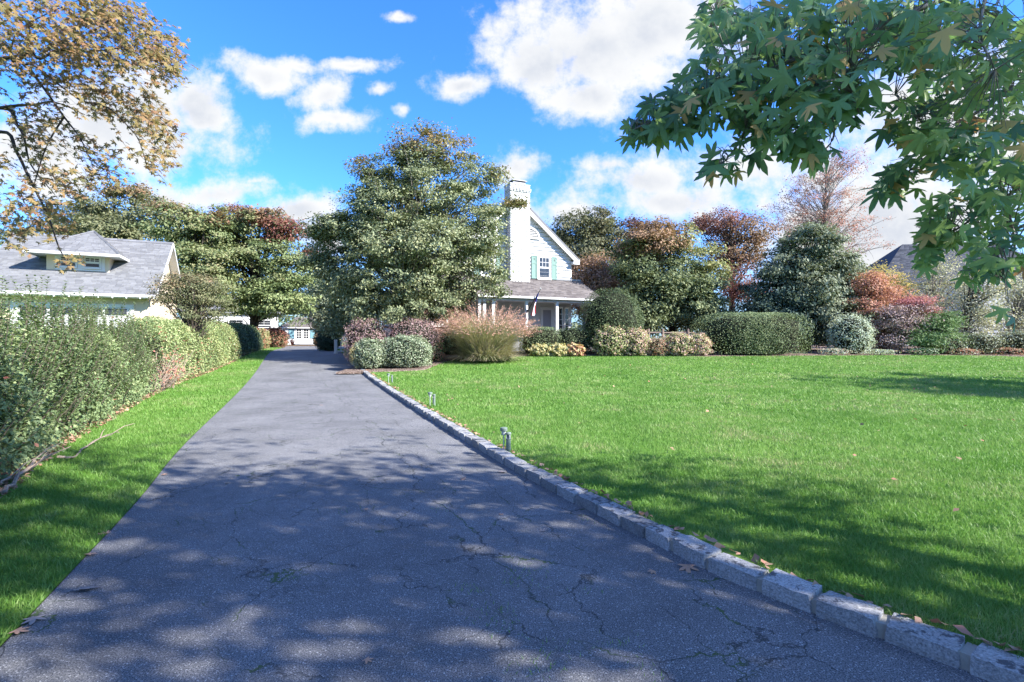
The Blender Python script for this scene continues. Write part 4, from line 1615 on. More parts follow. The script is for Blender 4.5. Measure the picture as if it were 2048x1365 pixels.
# ================================================================== trees on the left
tree('maple_tree', 'broad green maple with a red flush on its top right beside the drive', 'tree', base_at(505, 41), [
    ell(520, 545, 95, 75, 41), ell(440, 490, 60, 55, 42), ell(505, 460, 80, 40, 41), ell(585, 540, 42, 60, 40, mat=1), ell(600, 600, 28, 45, 39, mat=1),
    ell(470, 590, 60, 35, 40), ell(545, 600, 60, 30, 39, mat=1), ell(500, 438, 62, 20, 41, mat=3), ell(560, 462, 42, 22, 41, mat=2, w=1.5), ell(605, 505, 20, 20, 40, mat=2), ell(470, 425, 22, 12, 41, mat=2)],
    ['maple', 'maple_bright', 'maple_red', 'maple_rust'], 60000, .22, 430, .43, M_bark_dark, .34, 90, seed=21, flat=.4)
tree('broad_tree', 'tall olive green tree rising behind the dormer of the grey shingle roof', 'tree', base_at(235, 44), [
    ell(235, 425, 75, 50, 44), ell(180, 450, 70, 45, 44), ell(290, 440, 70, 45, 43), ell(235, 480, 110, 40, 43), ell(250, 385, 40, 18, 44, mat=1), ell(130, 455, 50, 30, 44, mat=1), ell(60, 480, 60, 40, 45)],
    ['olive', 'maple_rust'], 34000, .23, 290, .42, M_bark_dark, .34, 60, seed=22, flat=.4)
tree('round_tree', 'rounded green tree with tan tips at the gable end of the stucco house', 'tree', base_at(395, 38), [
    ell(360, 450, 60, 40, 38), ell(395, 480, 60, 50, 38), ell(375, 540, 55, 60, 37), ell(420, 550, 50, 60, 37), ell(345, 425, 40, 20, 38, mat=1), ell(420, 440, 30, 15, 38, mat=1)],
    ['maple', 'maple_rust'], 26000, .21, 230, .38, M_bark_dark, .26, 50, seed=23, flat=.4)
tree('spray_shrub', 'tall loose shrub with bronze tipped sprays at the corner of the stucco house', 'shrub', base_at(385, 19.5, 0.0), [
    ell(385, 590, 62, 40, 19.5), ell(345, 580, 38, 22, 19.2, mat=1), ell(420, 580, 40, 30, 19.6), ell(380, 562, 50, 18, 19.4, mat=1), ell(325, 600, 25, 12, 19, mat=1), ell(400, 620, 60, 30, 19.5)],
    ['olive', 'bronze'], 13000, .075, 330, .16, M_bark, .07, 120, seed=24, flat=.35, shell=.4, limb_r=.8)
tree('dark_pine', 'dark grey green pine behind the little garden house', 'tree', base_at(655, 70), [
    ell(650, 600, 40, 45, 70), ell(620, 610, 30, 30, 71), ell(690, 590, 40, 60, 70), ell(640, 560, 26, 24, 70)],
    ['spruce_dark', 'spruce'], 14000, .34, 240, .6, M_bark_dark, .35, 40, seed=25, flat=.35)
tree('pale_pine', 'grey pine showing between the green maple and the great holly', 'tree', base_at(632, 58), [
    ell(640, 640, 30, 25, 58), ell(655, 610, 26, 34, 57), ell(640, 575, 16, 30, 58), ell(665, 560, 20, 30, 58)],
    ['spruce'], 9000, .27, 160, .5, M_bark_dark, .3, 30, seed=26, flat=.4)

# ================================================================== the great holly in front of the house
HY = 25.3
tree('holly_tree', 'great spreading holly tree standing in front of the white house', 'tree', base_at(812, HY + .3), [
    ell(852, 300, 70, 42, HY, mat=1), ell(865, 370, 105, 62, HY), ell(815, 300, 32, 28, HY, mat=1), ell(905, 300, 40, 34, HY, mat=1), ell(745, 370, 48, 40, HY, mat=0), ell(730, 340, 30, 18, HY, mat=1),
    ell(960, 365, 42, 45, HY), ell(985, 345, 24, 12, HY, mat=1), ell(800, 455, 120, 70, HY), ell(720, 455, 60, 50, HY), ell(675, 455, 52, 20, HY - .4, w=1.8), ell(645, 468, 34, 10, HY - .4, w=2.5),
    ell(660, 505, 50, 22, HY, w=1.8), ell(640, 525, 28, 10, HY - .3, w=2.5), ell(950, 460, 62, 60, HY), ell(770, 565, 125, 60, HY - .5), ell(695, 575, 60, 45, HY - .5, w=1.5), ell(655, 545, 36, 14, HY - .6, w=2.2), ell(910, 560, 80, 42, HY - .6),
    ell(985, 575, 26, 24, HY - 1), ell(800, 620, 110, 34, HY - .8), ell(700, 640, 48, 40, HY, w=1.6), ell(682, 640, 22, 40, HY + .5, w=2), ell(900, 610, 40, 22, HY - 1), ell(1000, 540, 18, 20, HY - 1), ell(800, 420, 105, 60, HY), ell(840, 500, 150, 60, HY - .4), ell(790, 350, 55, 45, HY), ell(962, 505, 36, 60, HY - 1, w=1.3), ell(978, 450, 22, 34, HY - 1), ell(1028, 405, 22, 7, HY - .6, mat=1, w=2.0), ell(985, 415, 30, 14, HY - .5)],
    ['holly', 'holly_top'], 150000, .135, 1350, .26, M_bark_grey, .36, 300, seed=31, flat=.45, shell=.45, twigs=2, limb_r=.75, outw=.5, up=.7)

# ================================================================== trees on the right
tree('oak_tree', 'tall dark oak with open crooked branches behind the porch roof', 'tree', base_at(1175, 50), [
    ell(1150, 460, 45, 32, 50), ell(1195, 445, 38, 28, 50), ell(1225, 490, 40, 36, 50), ell(1165, 500, 60, 35, 50), ell(1180, 550, 55, 40, 50), ell(1115, 475, 22, 20, 50)],
    ['oak'], 26000, .26, 300, .5, M_bark_grey, .36, 90, seed=41, flat=.45, twigs=1, attach=(.5, .9))
tree('red_tipped_tree', 'dark red topped tree peeping over the orange tipped linden', 'tree', base_at(1262, 50), [
    ell(1262, 460, 30, 24, 50), ell(1290, 470, 36, 24, 50), ell(1270, 510, 40, 50, 50)], ['darkred'], 8000, .22, 120, .4, M_bark_dark, .25, 40, seed=42)
tree('tan_tree', 'small tree with tan pink autumn leaves behind the round clipped bush', 'tree', base_at(1195, 37), [
    ell(1175, 555, 38, 35, 37), ell(1225, 570, 42, 40, 36.5), ell(1200, 535, 30, 22, 37), ell(1170, 600, 40, 35, 37), ell(1255, 580, 25, 25, 36)],
    ['tanpink'], 20000, .18, 240, .36, M_bark, .16, 50, seed=43)
tree('linden_tree', 'wide linden, green below with orange and yellow green leaves on top', 'tree', base_at(1345, 34.5), [
    ell(1345, 560, 85, 60, 34), ell(1300, 490, 58, 34, 34, mat=2), ell(1350, 480, 46, 30, 34.5, mat=1), ell(1270, 530, 40, 50, 33.5, mat=0), ell(1400, 530, 44, 50, 34, mat=1), ell(1425, 580, 30, 50, 33.5, mat=1),
    ell(1300, 600, 60, 45, 33), ell(1380, 620, 60, 40, 33), ell(1280, 640, 40, 30, 32.5), ell(1320, 462, 40, 16, 34, mat=2), ell(1430, 640, 35, 30, 33), ell(1250, 610, 25, 40, 33)],
    ['mixgreen', 'yelgreen', 'orange'], 62000, .19, 430, .36, M_bark_dark, .28, 110, seed=44, flat=.5)
tree('scarlet_tree', 'dark branched tree with red and rust leaves between the linden and the grey spruce', 'tree', base_at(1462, 43), [
    ell(1440, 445, 48, 28, 43), ell(1405, 450, 20, 14, 43), ell(1500, 460, 50, 30, 43, mat=1), ell(1480, 500, 50, 30, 43, mat=1), ell(1475, 560, 40, 40, 41), ell(1500, 585, 34, 26, 40), ell(1430, 500, 26, 26, 43, mat=2)],
    ['red', 'orange', 'darkred'], 17000, .19, 260, .42, M_bark_dark, .3, 110, seed=45, twigs=1, attach=(.5, .9))
tree('bare_tree', 'tall nearly bare tree with a few coral leaves above the grey spruce', 'tree', base_at(1645, 43), [
    ell(1640, 350, 60, 55, 43), ell(1690, 330, 40, 40, 43), ell(1600, 410, 60, 55, 43), ell(1690, 410, 50, 55, 43), ell(1640, 450, 95, 40, 43), ell(1700, 470, 48, 40, 43), ell(1560, 450, 30, 25, 43), ell(1745, 492, 30, 6, 43), ell(1650, 310, 34, 22, 43)],
    ['barepink'], 12000, .13, 330, .30, M_bark_grey, .30, 260, seed=46, twigs=6, shell=.25, limb_r=.55, flat=.5, attach=(.72, .97))
tree('spruce_tree', 'broad grey green spruce with drooping sprays in the middle of the right hand border', 'tree', base_at(1610, 31), [
    ell(1620, 495, 60, 34, 31), ell(1650, 530, 60, 40, 31), ell(1580, 540, 60, 40, 31), ell(1640, 580, 75, 45, 30.5), ell(1560, 590, 60, 45, 31, mat=1), ell(1530, 620, 45, 35, 30.5, mat=1), ell(1650, 640, 65, 50, 30), ell(1580, 650, 60, 45, 30, mat=1), ell(1620, 465, 32, 16, 31), ell(1690, 610, 30, 50, 30)],
    ['spruce', 'spruce_dark'], 75000, .19, 480, .33, M_bark_dark, .3, 60, NARROW_V * [1.8, 1, 1], seed=47, flat=.4, droop=.7)
tree('lace_maple', 'orange lace leaved maple at the right edge of the grey spruce', 'tree', base_at(1740, 29.3), [
    ell(1735, 570, 34, 24, 29.3), ell(1765, 590, 40, 18, 29.3), ell(1730, 620, 36, 28, 29), ell(1765, 635, 34, 18, 29), ell(1720, 650, 24, 20, 29), ell(1745, 680, 30, 24, 29, mat=1)],
    ['jmaple', 'rusty'], 20000, .13, 240, .26, M_bark_dark, .1, 60, NARROW_V * [1.7, 1, 1], seed=48, flat=.3, droop=.5)
tree('yellow_tree', 'yellow leaved tree rising just behind the orange maple', 'tree', base_at(1770, 35), [
    ell(1765, 555, 36, 22, 35), ell(1790, 590, 45, 30, 35), ell(1740, 560, 25, 20, 35), ell(1800, 640, 50, 40, 34)],
    ['yellow', 'yelgreen'], 10000, .14, 150, .3, M_bark, .12, 40, seed=49)
tree('smoke_bush', 'purple grey leaved shrub with pink tips beside the orange maple', 'shrub', base_at(1800, 28.2), [
    ell(1790, 640, 45, 28, 28), ell(1830, 630, 40, 25, 28.3), ell(1775, 675, 40, 28, 28), ell(1820, 605, 36, 10, 28.4, mat=1), ell(1845, 620, 25, 10, 28.4, mat=1), ell(1840, 665, 30, 25, 28)],
    ['purple', 'pink'], 22000, .10, 300, .24, M_bark, .06, 70, seed=50, flat=.4)
tree('cedar_shrub', 'fresh green feathery cedar shrub right of the purple shrub', 'shrub', base_at(1860, 27.4), [
    ell(1860, 660, 34, 26, 27.4), ell(1885, 640, 28, 16, 27.4), ell(1840, 680, 34, 20, 27.2), ell(1880, 680, 34, 22, 27.4)],
    ['cedar'], 16000, .12, 230, .24, M_bark_dark, .05, 40, NARROW_V * [1.3, 1, 1], seed=51, flat=.3, droop=.4)
for k, (px, Y, lab, es) in enumerate([
    (1880, 33, 'slender birch with thin pale leaves in front of the dark roof', [(1880, 540, 40, 42), (1850, 590, 45, 42), (1905, 590, 40, 45), (1880, 640, 55, 36)]),
    (1945, 30, 'leaning birch with pale yellow leaves in front of the white house', [(1975, 560, 42, 40), (1950, 610, 46, 42), (1930, 650, 45, 30)]),
    (2040, 31, 'birch with yellow green leaves at the far right of the lawn', [(2035, 580, 46, 55), (2010, 640, 48, 36), (2075, 620, 50, 50)])]):
    tree('birch_tree', lab, 'tree', base_at(px - 18, Y), [ell(a, b, c, d, Y) for a, b, c, d in es], ['birch'], 9500, .115, 240, .36, M_bark_dark if k == 1 else M_bark_grey, .12, 90, seed=60 + k, shell=.25, twigs=2,
         group='birches along the right hand border')
bush('silver_shrub', 'pale silver green mounded shrub at the foot of the grey spruce', 'shrub', 1702, 628, 27.2, 40, ['silver'], 6500, .075, 2.2, .9, 71, rough=.08)
for k, (px, pt, hp_, lab) in enumerate([(1890, 672, 38, 'grey green low bush under the cedar shrub'), (1955, 668, 44, 'grey green low bush under the leaning birch'), (2035, 664, 50, 'grey green low bush at the right edge of the picture'), (2120, 664, 50, 'grey green low bush just past the right edge')][:3]):
    bush('low_bush', lab, 'shrub', px, pt, 27.2, hp_, ['oak', 'silver'], 5200, .075, 2.3, .8, 72 + k, rough=.09, weights=[.7, .3], group='low bushes along the right hand border')
for k, (px, pt, hp_, m_, lab) in enumerate([(1668, 698, 30, ['silver', 'hydra_bloom'], 'white flowered low plants beside the clipped box hedge'), (1758, 700, 34, ['silver', 'yelgreen'], 'pale low plants in front of the purple shrub'),
                                           (1850, 697, 34, ['cedar', 'silver'], 'low green edging plants in front of the cedar shrub'), (1925, 698, 36, ['rusty', 'silver'], 'rusty low plants in front of the leaning birch'), (2010, 697, 48, ['rusty', 'oak'], 'rusty low plants at the right end of the border')]):
    bush('border_plant', lab, 'plant', px, pt, 26.6, hp_, m_, 2600, .07, 2.2, .6, 80 + k, rough=.12, weights=[.7, .3], core=False, stems=8)
tag(tree('tree_line', None, None, (0, 95, 1.0), [ell(px, 655 - 10 * math.sin(px * .013), 110, 42 + 14 * math.sin(px * .021), 95) for px in range(-700, 2900, 120)], ['distant'], 60000, .6, 1400, 1.1, M_bark_dark, .3, 0, seed=90), kind='stuff')

# ================================================================== shrubs and borders near the house
bush('clipped_dome', 'round dark green clipped dome bush at the end of the porch', 'shrub', 1221, 576, 27.6, 65, ['box'], 17000, .07, 2.3, 1.0, 101, rough=.015)
bush('box_hedge', 'large clipped box hedge with rounded corners at the edge of the lawn', 'hedge', 1502, 626, 26.9, 112, ['boxlight'], 30000, .062, 5.0, .42, 102, rough=.014)
bush('porch_hedge', 'clipped box hedge below the porch next to the tall reed grass', 'hedge', 1080, 654, 27.0, 42, ['boxlight', 'box'], 7000, .06, 4.0, .9, 104, rough=.02, weights=[.6, .4])
bush('porch_hedge', 'clipped box hedge below the porch next to the round dome bush', 'hedge', 1146, 656, 27.2, 36, ['boxlight', 'box'], 6000, .06, 4.0, .9, 105, rough=.02, weights=[.5, .5])
bush('euonymus_globe', 'narrow pale variegated globe bush at the kerb end', 'shrub', 741, 678, 20.6, 32, ['euonymus'], 8000, .066, 2.5, 1.0, 106, rough=.065)
bush('euonymus_globe', 'wide pale variegated globe bush at the lawn corner', 'shrub', 813, 672, 21.2, 50, ['euonymus'], 11000, .066, 2.6, 1.0, 107, rough=.065)
bush('barberry', 'purple red barberry behind the narrow variegated globe', 'shrub', 733, 636, 23.0, 44, ['barberry', 'yelgreen'], 10000, .055, 2.5, 1.0, 108, rough=.05, weights=[.93, .07])
bush('barberry', 'wider purple red barberry behind the wide variegated globe', 'shrub', 828, 636, 23.4, 56, ['barberry'], 13000, .055, 2.5, 1.0, 109, rough=.05)
bush('rusty_azalea', 'small rusty leaved shrub between barberry and reed grass', 'shrub', 868, 676, 23.2, 22, ['rusty', 'cedar'], 2500, .06, 2.2, 1.0, 110, rough=.1, weights=[.5, .5])
bush('golden_shrub', 'cream yellow leaved small shrub beside the drive', 'shrub', 716, 686, 21.8, 15, ['hosta'], 1800, .06, 2.2, 1.0, 111, rough=.1)
for k, (px, pt, hp_, mats_, lab) in enumerate([
    (1222, 652, 36, ['hydrangea', 'hydra_bloom'], 'yellow green hydrangea with pink blooms in front of the dome bush'),
    (1270, 657, 30, ['hydrangea', 'hydra_bloom'], 'hydrangea with most of its pink blooms left of the rail fence'),
    (1356, 667, 32, ['hydrangea', 'hydra_bloom'], 'hydrangea with pink blooms in front of the rail fence'),
    (1396, 668, 24, ['hydrangea', 'hydra_bloom'], 'fading hydrangea touching the clipped box hedge')]):
    bush('hydrangea', lab, 'shrub', px, pt, 26.2, hp_, mats_, 4800, .085, 2.3, .9, 120 + k, rough=.08, weights=[[.82, .18], [.55, .45], [.6, .4], [.5, .5]][k], tv=BROAD_V, group='hydrangeas in front of the rail fence')
bush('dry_grass', 'tuft of dry reddish grass between the hydrangeas', 'plant', 1317, 676, 26.0, 20, ['rusty', 'reed'], 2600, .10, 2.2, .9, 126, rough=.14, weights=[.5, .5], tv=NARROW_V)
for k, (px, hp_, mats_, w, lab) in enumerate([(1080, 22, ['hosta', 'boxlight'], [.7, .3], 'yellowing hostas at the foot of the left porch hedge'), (1118, 20, ['hosta', 'boxlight'], [.8, .2], 'cream yellow hostas between the two porch hedges'),
                                              (1150, 20, ['rusty', 'hosta'], [.6, .4], 'rusty red sedum at the foot of the right porch hedge')]):
    bush('bedding_plant', lab, 'plant', px, 689, 25.8, hp_, mats_, 1700, .12, 2.2, .7, 130 + k, rough=.12, weights=w, tv=BROAD_V, core=False, stems=6)
bush('yew_bush', 'dark green yew bush by the white gate post', 'shrub', 657, 652, 31.5, 22, ['yew'], 6500, .09, 2.0, 1.1, 140, rough=.1, zoff=0.0)
bush('grey_bush', 'greyish rounded bush at the right of the garden house', 'shrub', 640, 666, 52, 12, ['tanpink', 'oak'], 2500, .14, 2.0, 1.0, 141, rough=.1, weights=[.5, .5], zoff=0.0)
bush('drive_shrub', 'red tinged shrub where the hedge ends by the drive', 'shrub', 551, 655, 40, 21, ['olive', 'hedgered'], 6500, .11, 2.2, 1.2, 142, rough=.08, weights=[.5, .5], top_mat=1, zoff=0.0)
bush('gold_shrub', 'yellow and pink leaved shrub at the end of the dark hedge', 'shrub', 522, 656, 35, 15, ['yelgreen', 'hedgered'], 4200, .10, 2.4, 1.4, 143, rough=.07, weights=[.7, .3], zoff=0.0)
bush('foundation_shrub', 'dark evergreen shrub in the shade against the brick wall', 'shrub', 905, 660, 26.6, 32, ['yew'], 4500, .08, 2.2, 1.0, 144, rough=.1)

# tall plumed grass in front of the porch
og_Y = 23.6
oc = base_at(972, og_Y)
og = tag(empty('reed_grass', oc), 'big fountain of ornamental grass with pinkish plumes in front of the porch', 'ornamental grass')
r_ = np.random.default_rng(55)
NB = 5600
V, F = [], []
az = r_.uniform(0, 2 * math.pi, NB)
lean = r_.uniform(0, 1.0, NB) ** .75 * 1.7
Ls = r_.uniform(1.4, 2.55, NB) * (1 - .06 * lean)
rad_ = np.sqrt(r_.random(NB)) * .95
lean = np.clip(lean * .55 + rad_ * .75 + r_.normal(0, .12, NB), 0, 1.7)
b0 = np.stack([np.cos(az) * rad_, np.sin(az) * rad_, np.zeros(NB)], 1)
az2 = az + r_.normal(0, .5, NB)
low_ = r_.random(NB) < .42
Ls = np.where(low_, Ls * .62, Ls)
nseg = 5
vs = []
tips, tdir = [], []
side = np.stack([-np.sin(az2), np.cos(az2), np.zeros(NB)], 1)
pos = b0.copy()
w0 = r_.uniform(.013, .024, NB)
for k in range(nseg + 1):
    t = k / nseg
    ww = (w0 * (1 - t * .85))[:, None]
    vs.append(pos - side * ww)
    vs.append(pos + side * ww)
    th = np.where(low_, .55 + lean * (.35 + .75 * t), lean * (0.25 + 1.0 * t))
    dv_ = np.stack([np.cos(az2) * np.sin(th), np.sin(az2) * np.sin(th), np.cos(th)], 1)
    if k == nseg:
        tips, tdir = pos.copy(), dv_
    pos = pos + dv_ * (Ls / nseg)[:, None]
    pos[:, 2] = np.maximum(pos[:, 2], .03)
VV = np.stack(vs, 1)
FF = np.array([(2 * k, 2 * k + 1, 2 * k + 3, 2 * k + 2) for k in range(nseg)])
FA = (FF[None] + (np.arange(NB) * (2 * nseg + 2))[:, None, None]).reshape(-1, 4)
tag(link('blades', np_mesh('blades', VV.reshape(-1, 3), FA), og, [LM['reed']]), kind='stuff')
sel = np.where((lean < 1.3) & (~low_) & (Ls > 1.7) & (r_.random(NB) < .72))[0]
PL, PD = [], []
for i in sel:
    for k in range(9):
        t = k / 9
        PL.append(tips[i] + tdir[i] * (t * .40 - .08) + r_.normal(size=3) * .014)
        PD.append(tdir[i] + r_.normal(size=3) * .22)
PL, PD = np.array(PL), np.array(PD)
tag(scatter('plumes', NARROW_V, LEAF_F, PL, frames(r_.normal(size=PL.shape), PD, r_), r_.uniform(.06, .11, len(PL)), [LM['plume']], og), kind='stuff')

# ================================================================== hedges on the left
def hedge(name, label, y0, y1, hf, n, leaf, mats, weights, seed, width=1.5, bulge=.10, shoots=0, shoot_h=.6, tv=LEAF_V):
    rng = np.random.default_rng(seed)
    ym = (y0 + y1) / 2
    bx, bz = float(x_hedge(ym)), float(gz(ym))
    root = tag(empty(name, (bx, ym, bz)), label, 'hedge')
    nl = np.array([-.905, -.425])

    def pt(y, a, f):
        """a: 0 front foot .. 1 front shoulder .. 2 top back; f: how far out from the middle"""
        h = hf(y)
        fx = x_hedge(y)
        a = np.asarray(a)
        # profile: up the front with a belly, round the shoulder, across the top
        ph = np.clip(a, 0, 2) / 2 * math.pi * .86
        e = 2.6
        cx_, cz_ = np.cos(ph), np.sin(ph)
        k = (np.abs(cx_) ** e + np.abs(cz_) ** e) ** (-1 / e)
        dx_ = cx_ * k * width / 2 * f
        dz_ = cz_ * k * h * f
        q = np.stack([fx + nl[0] * (width / 2 + .05 - dx_), y + nl[1] * (width / 2 + .05 - dx_), gz(y) + np.maximum(dz_, .02)], -1)
        return q, np.stack([-nl[0] * cx_, -nl[1] * cx_, cz_ * .8], -1)
    y = rng.uniform(y0, y1, n)
    a = rng.uniform(0, 1.75, n) ** 1.0
    bl = 1 + bulge * (np.sin(y * 2.3 + a * 3 + seed) + .7 * np.sin(y * 5.1 - a * 5) + .5 * np.sin(y * 9.7 + a * 8))
    f = bl * (1 - .28 * rng.random(n) ** 1.5)
    P, out = pt(y, a, f)
    P += rng.normal(size=P.shape) * .025
    ends = np.zeros(0)
    nrm = out * .7 + np.array([0, 0, .5]) + rng.normal(size=P.shape) * .6
    mi = rng.choice(len(mats), n, p=weights)
    # drifts of the rarer leaf colours
    dr = np.sin(y * 1.3 + seed) + np.sin(y * 3.1 + a * 4) + rng.normal(size=n) * .5
    mi = np.where((mi > 0) & (dr < 0.2), 0, mi)
    off = np.array([bx, ym, bz])
    scatter('foliage', tv, LEAF_F, P - off, frames(nrm, rng.normal(size=P.shape) * .8 + np.array([0, 0, .5]), rng), leaf * rng.uniform(.6, 1.35, n), [LM[m] for m in mats], root, mi)
    # inside: a dark shell painted as the inner shade, and stems at the foot
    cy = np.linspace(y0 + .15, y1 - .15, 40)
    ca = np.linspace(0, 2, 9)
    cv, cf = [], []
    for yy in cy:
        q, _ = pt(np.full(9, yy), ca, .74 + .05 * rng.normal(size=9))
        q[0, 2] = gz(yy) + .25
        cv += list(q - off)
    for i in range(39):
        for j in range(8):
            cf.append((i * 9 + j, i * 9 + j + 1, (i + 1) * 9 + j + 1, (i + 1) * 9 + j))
    link('shade_core', np_mesh('shade_core', np.array(cv), np.array(cf)), root, [M_inner])
    st = MB()
    for i in range(int((y1 - y0) * 9)):
        yy = rng.uniform(y0, y1)
        b0, _ = pt(np.array([yy]), np.array([0.0]), np.array([rng.uniform(.3, .8)]))
        b0 = b0[0]
        b0[2] = float(gz(yy))
        b1, _ = pt(np.array([yy + rng.normal() * .3]), np.array([rng.uniform(.3, 1.0)]), np.array([.85]))
        st.tube(bez(b0, (b0 + b1[0]) / 2 + rng.normal(size=3) * .06, b1[0], 5) - off, [.014, .012, .010, .008, .005], 4, cap=False)
    st.build('stems', M_twig, root)
    if shoots:
        SP, SN, SA, SS = [], [], [], []
        tw = MB()
        for i in range(shoots):
            yy = rng.uniform(y0, y1)
            aa = rng.uniform(.75, 1.6) if i % 10 < 3 else rng.uniform(.1, .95)
            b, o_ = pt(np.array([yy]), np.array([aa]), np.array([.88]))
            b = b[0]
            L = shoot_h * (rng.uniform(.35, 1.15) if aa > .75 else rng.uniform(.3, .62))
            dv_ = np.array([rng.normal() * .16, rng.normal() * .16, 1.0]) + o_[0] * (0 if aa > .75 else .55)
            tipp = b + dv_ * L
            tw.tube(np.array([b, (b + tipp) / 2 + rng.normal(size=3) * .02, tipp]) - off, [.006, .005, .002], 4, cap=False)
            nn = int(L / .038)
            ang = rng.uniform(0, 6.28)
            for k in range(nn):
                t = (k + 1) / nn
                ang += math.pi / 2
                sc = leaf * 1.7 * (1.0 - .45 * t) * rng.uniform(.85, 1.15)
                for sgn in (0, math.pi):
                    ad = np.array([math.cos(ang + sgn), math.sin(ang + sgn), .75 + .5 * t])
                    ad /= np.linalg.norm(ad)
                    SP.append(b + (tipp - b) * t + ad * sc * .5)
                    SA.append(ad)
                    SN.append(np.array([-ad[0] * .7, -ad[1] * .7, 1.0]) + rng.normal(size=3) * .15)
                    SS.append(sc)
        scatter('shoots', LEAF_V, LEAF_F, np.array(SP) - off, frames(np.array(SN), np.array(SA), rng), np.array(SS), [LM[mats[0]]], root)
        tag(tw.build('shoot_stems', M_bark, root), kind='stuff')
    return root


hedge('privet_hedge', 'overgrown dark green privet hedge with tall shoots beside the near grass verge', 0.6, 14.0,
      lambda y: 1.44 + .10 * np.sin(y * 1.7) + .07 * np.sin(y * 4.3) + .012 * y, 68000, .060, ['privet', 'privet_light', 'hedgered'], [.86, .13, .01], 201, 1.7, .085, 760, .95)
hedge('privet_hedge', 'clipped light yellow green privet hedge in the middle of the verge', 15.2, 25.6,
      lambda y: 2.10 + .05 * np.sin(y * 1.9) - .030 * (y - 15), 40000, .068, ['privet_light', 'privet', 'hedgered'], [.66, .26, .08], 202, 1.9, .035)
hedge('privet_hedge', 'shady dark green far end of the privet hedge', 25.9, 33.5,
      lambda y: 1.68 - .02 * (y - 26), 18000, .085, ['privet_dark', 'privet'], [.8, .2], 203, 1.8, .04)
# bare gap in the hedge: dry leaning canes with a few red leaves
gy_ = 14.6
gb = np.array([float(x_hedge(gy_)) - .1, gy_, float(gz(gy_))])
dc = tag(empty('cane_tangle', gb), 'tangle of bare grey canes with a few red leaves in the hedge gap', 'shrub')
rr_ = np.random.default_rng(77)
st, LP = MB(), []
for i in range(85):
    b0 = np.array([rr_.normal() * .22 - .25, rr_.uniform(-.8, .4), 0])
    b1 = b0 + np.array([rr_.normal() * .3 + .15, rr_.uniform(.1, .7), rr_.uniform(.3, 1.15)])
    c_ = bez(b0, (b0 + b1) / 2 + rr_.normal(size=3) * .12, b1, 6)
    st.tube(c_, np.linspace(.011, .004, 6), 4, cap=False)
    if rr_.random() < .6:
        LP += [c_[rr_.integers(3, 6)] + rr_.normal(size=3) * .08 for _ in range(7)]
st.build('canes', M_twig, dc)
LP = np.array(LP)
scatter('leaves', LEAF_V, LEAF_F, LP, frames(rr_.normal(size=LP.shape) + [0, -.3, .5], None, rr_), rr_.uniform(.05, .09, len(LP)), [LM['hedgered']], dc)

# ================================================================== foreground sweetgum, its low branches reaching into view
def star_leaf(seed, lobes=5, shoulder=True, curl=.35):
    r = np.random.default_rng(seed)
    angs = [-12, 40, 90, 140, 192]
    lens = [.72, .95, 1.05, .95, .72]
    V, mids = [(0, 0, 0)], []
    pts = [(-68, .17)]
    for i, (a, L) in enumerate(zip(angs, lens)):
        L = L * r.uniform(.92, 1.06)
        a = a + r.normal() * 4
        mids.append(a)
        if shoulder:
            pts += [(a - 19, .50 * L), (a - 11, .76 * L), (a, L), (a + 11, .76 * L), (a + 19, .50 * L)]
        else:
            pts += [(a - 16, .62 * L), (a, L), (a + 16, .62 * L)]
        if i < 4:
            pts.append(((a + angs[i + 1]) / 2, .32))
    pts.append((248, .17))
    tilt = r.normal() * .1
    for (a, q) in pts:
        t = math.radians(a)
        x, y = q * math.cos(t), q * math.sin(t)
        nearest = min(abs(a - b) for b in mids)
        V.append((x * .5, y * .5, (-curl * q * q - .085 * min(nearest, 20) / 20 + tilt * x) * .5))
    V = np.array(V)
    V[:, 1] += .10
    n = len(pts)
    F = np.array([(0, 1 + i, 1 + (i + 1) % n) for i in range(n)])
    return V, F


STARS = [star_leaf(300 + i, curl=c) for i, c in enumerate((.15, .35, .55, .75, .45, .25))]
star_me = []
for i, (V, F) in enumerate(STARS):
    for mname in ('sweetgum', 'sweetgum_y', 'sweetgum_sunlit'):
        me = np_mesh('leaf', V, F)
        me.materials.append(LM[mname])
        star_me.append(me)
sg_base = np.array([8.6, -.4, 0.08])
sg = tag(empty('sweetgum_tree', sg_base), 'sweetgum whose low leafy branches hang in at the top right', 'tree')
m = MB()
m.tube(np.array([(0, 0, -.1), (.02, 0, .6), (0, .05, 3), (-.1, .1, 6), (-.1, .1, 9), (0, .1, 11.5)]), [.34, .27, .24, .19, .12, .03], 12)
m.build('trunk', M_bark_grey, sg, smooth=True)


def pxp(L):
    return np.array([at(*p) for p in L])


tw = MB()
T0 = sg_base + np.array([0, 0, 3.0])
LIMBS = [
    [T0, np.array([6.0, 1.4, 4.2]), at(2250, -160, 3.1), at(1980, -40, 3.0), at(1760, 50, 3.0), at(1600, 115, 3.05), at(1480, 165, 3.1), at(1380, 215, 3.2), at(1300, 245, 3.25), at(1262, 262, 3.3)],
    [T0 + (0, 0, .4), np.array([6.2, 2.2, 4.0]), at(2300, 60, 3.6), at(2080, 150, 3.6), at(1960, 220, 3.6), at(1880, 290, 3.65), at(1815, 345, 3.7), at(1768, 372, 3.7)],
    [T0 + (0, 0, .2), np.array([6.4, 2.4, 3.4]), at(2320, 260, 3.5), at(2120, 340, 3.5), at(2000, 400, 3.5), at(1920, 455, 3.55), at(1860, 490, 3.6)],
]
for L in LIMBS:
    c_ = catmull(L, 5)
    tw.tube(c_ - sg_base, np.where(np.arange(len(c_)) < 10, np.linspace(.09, .03, len(c_)), np.linspace(.022, .004, len(c_))), 6, cap=False)
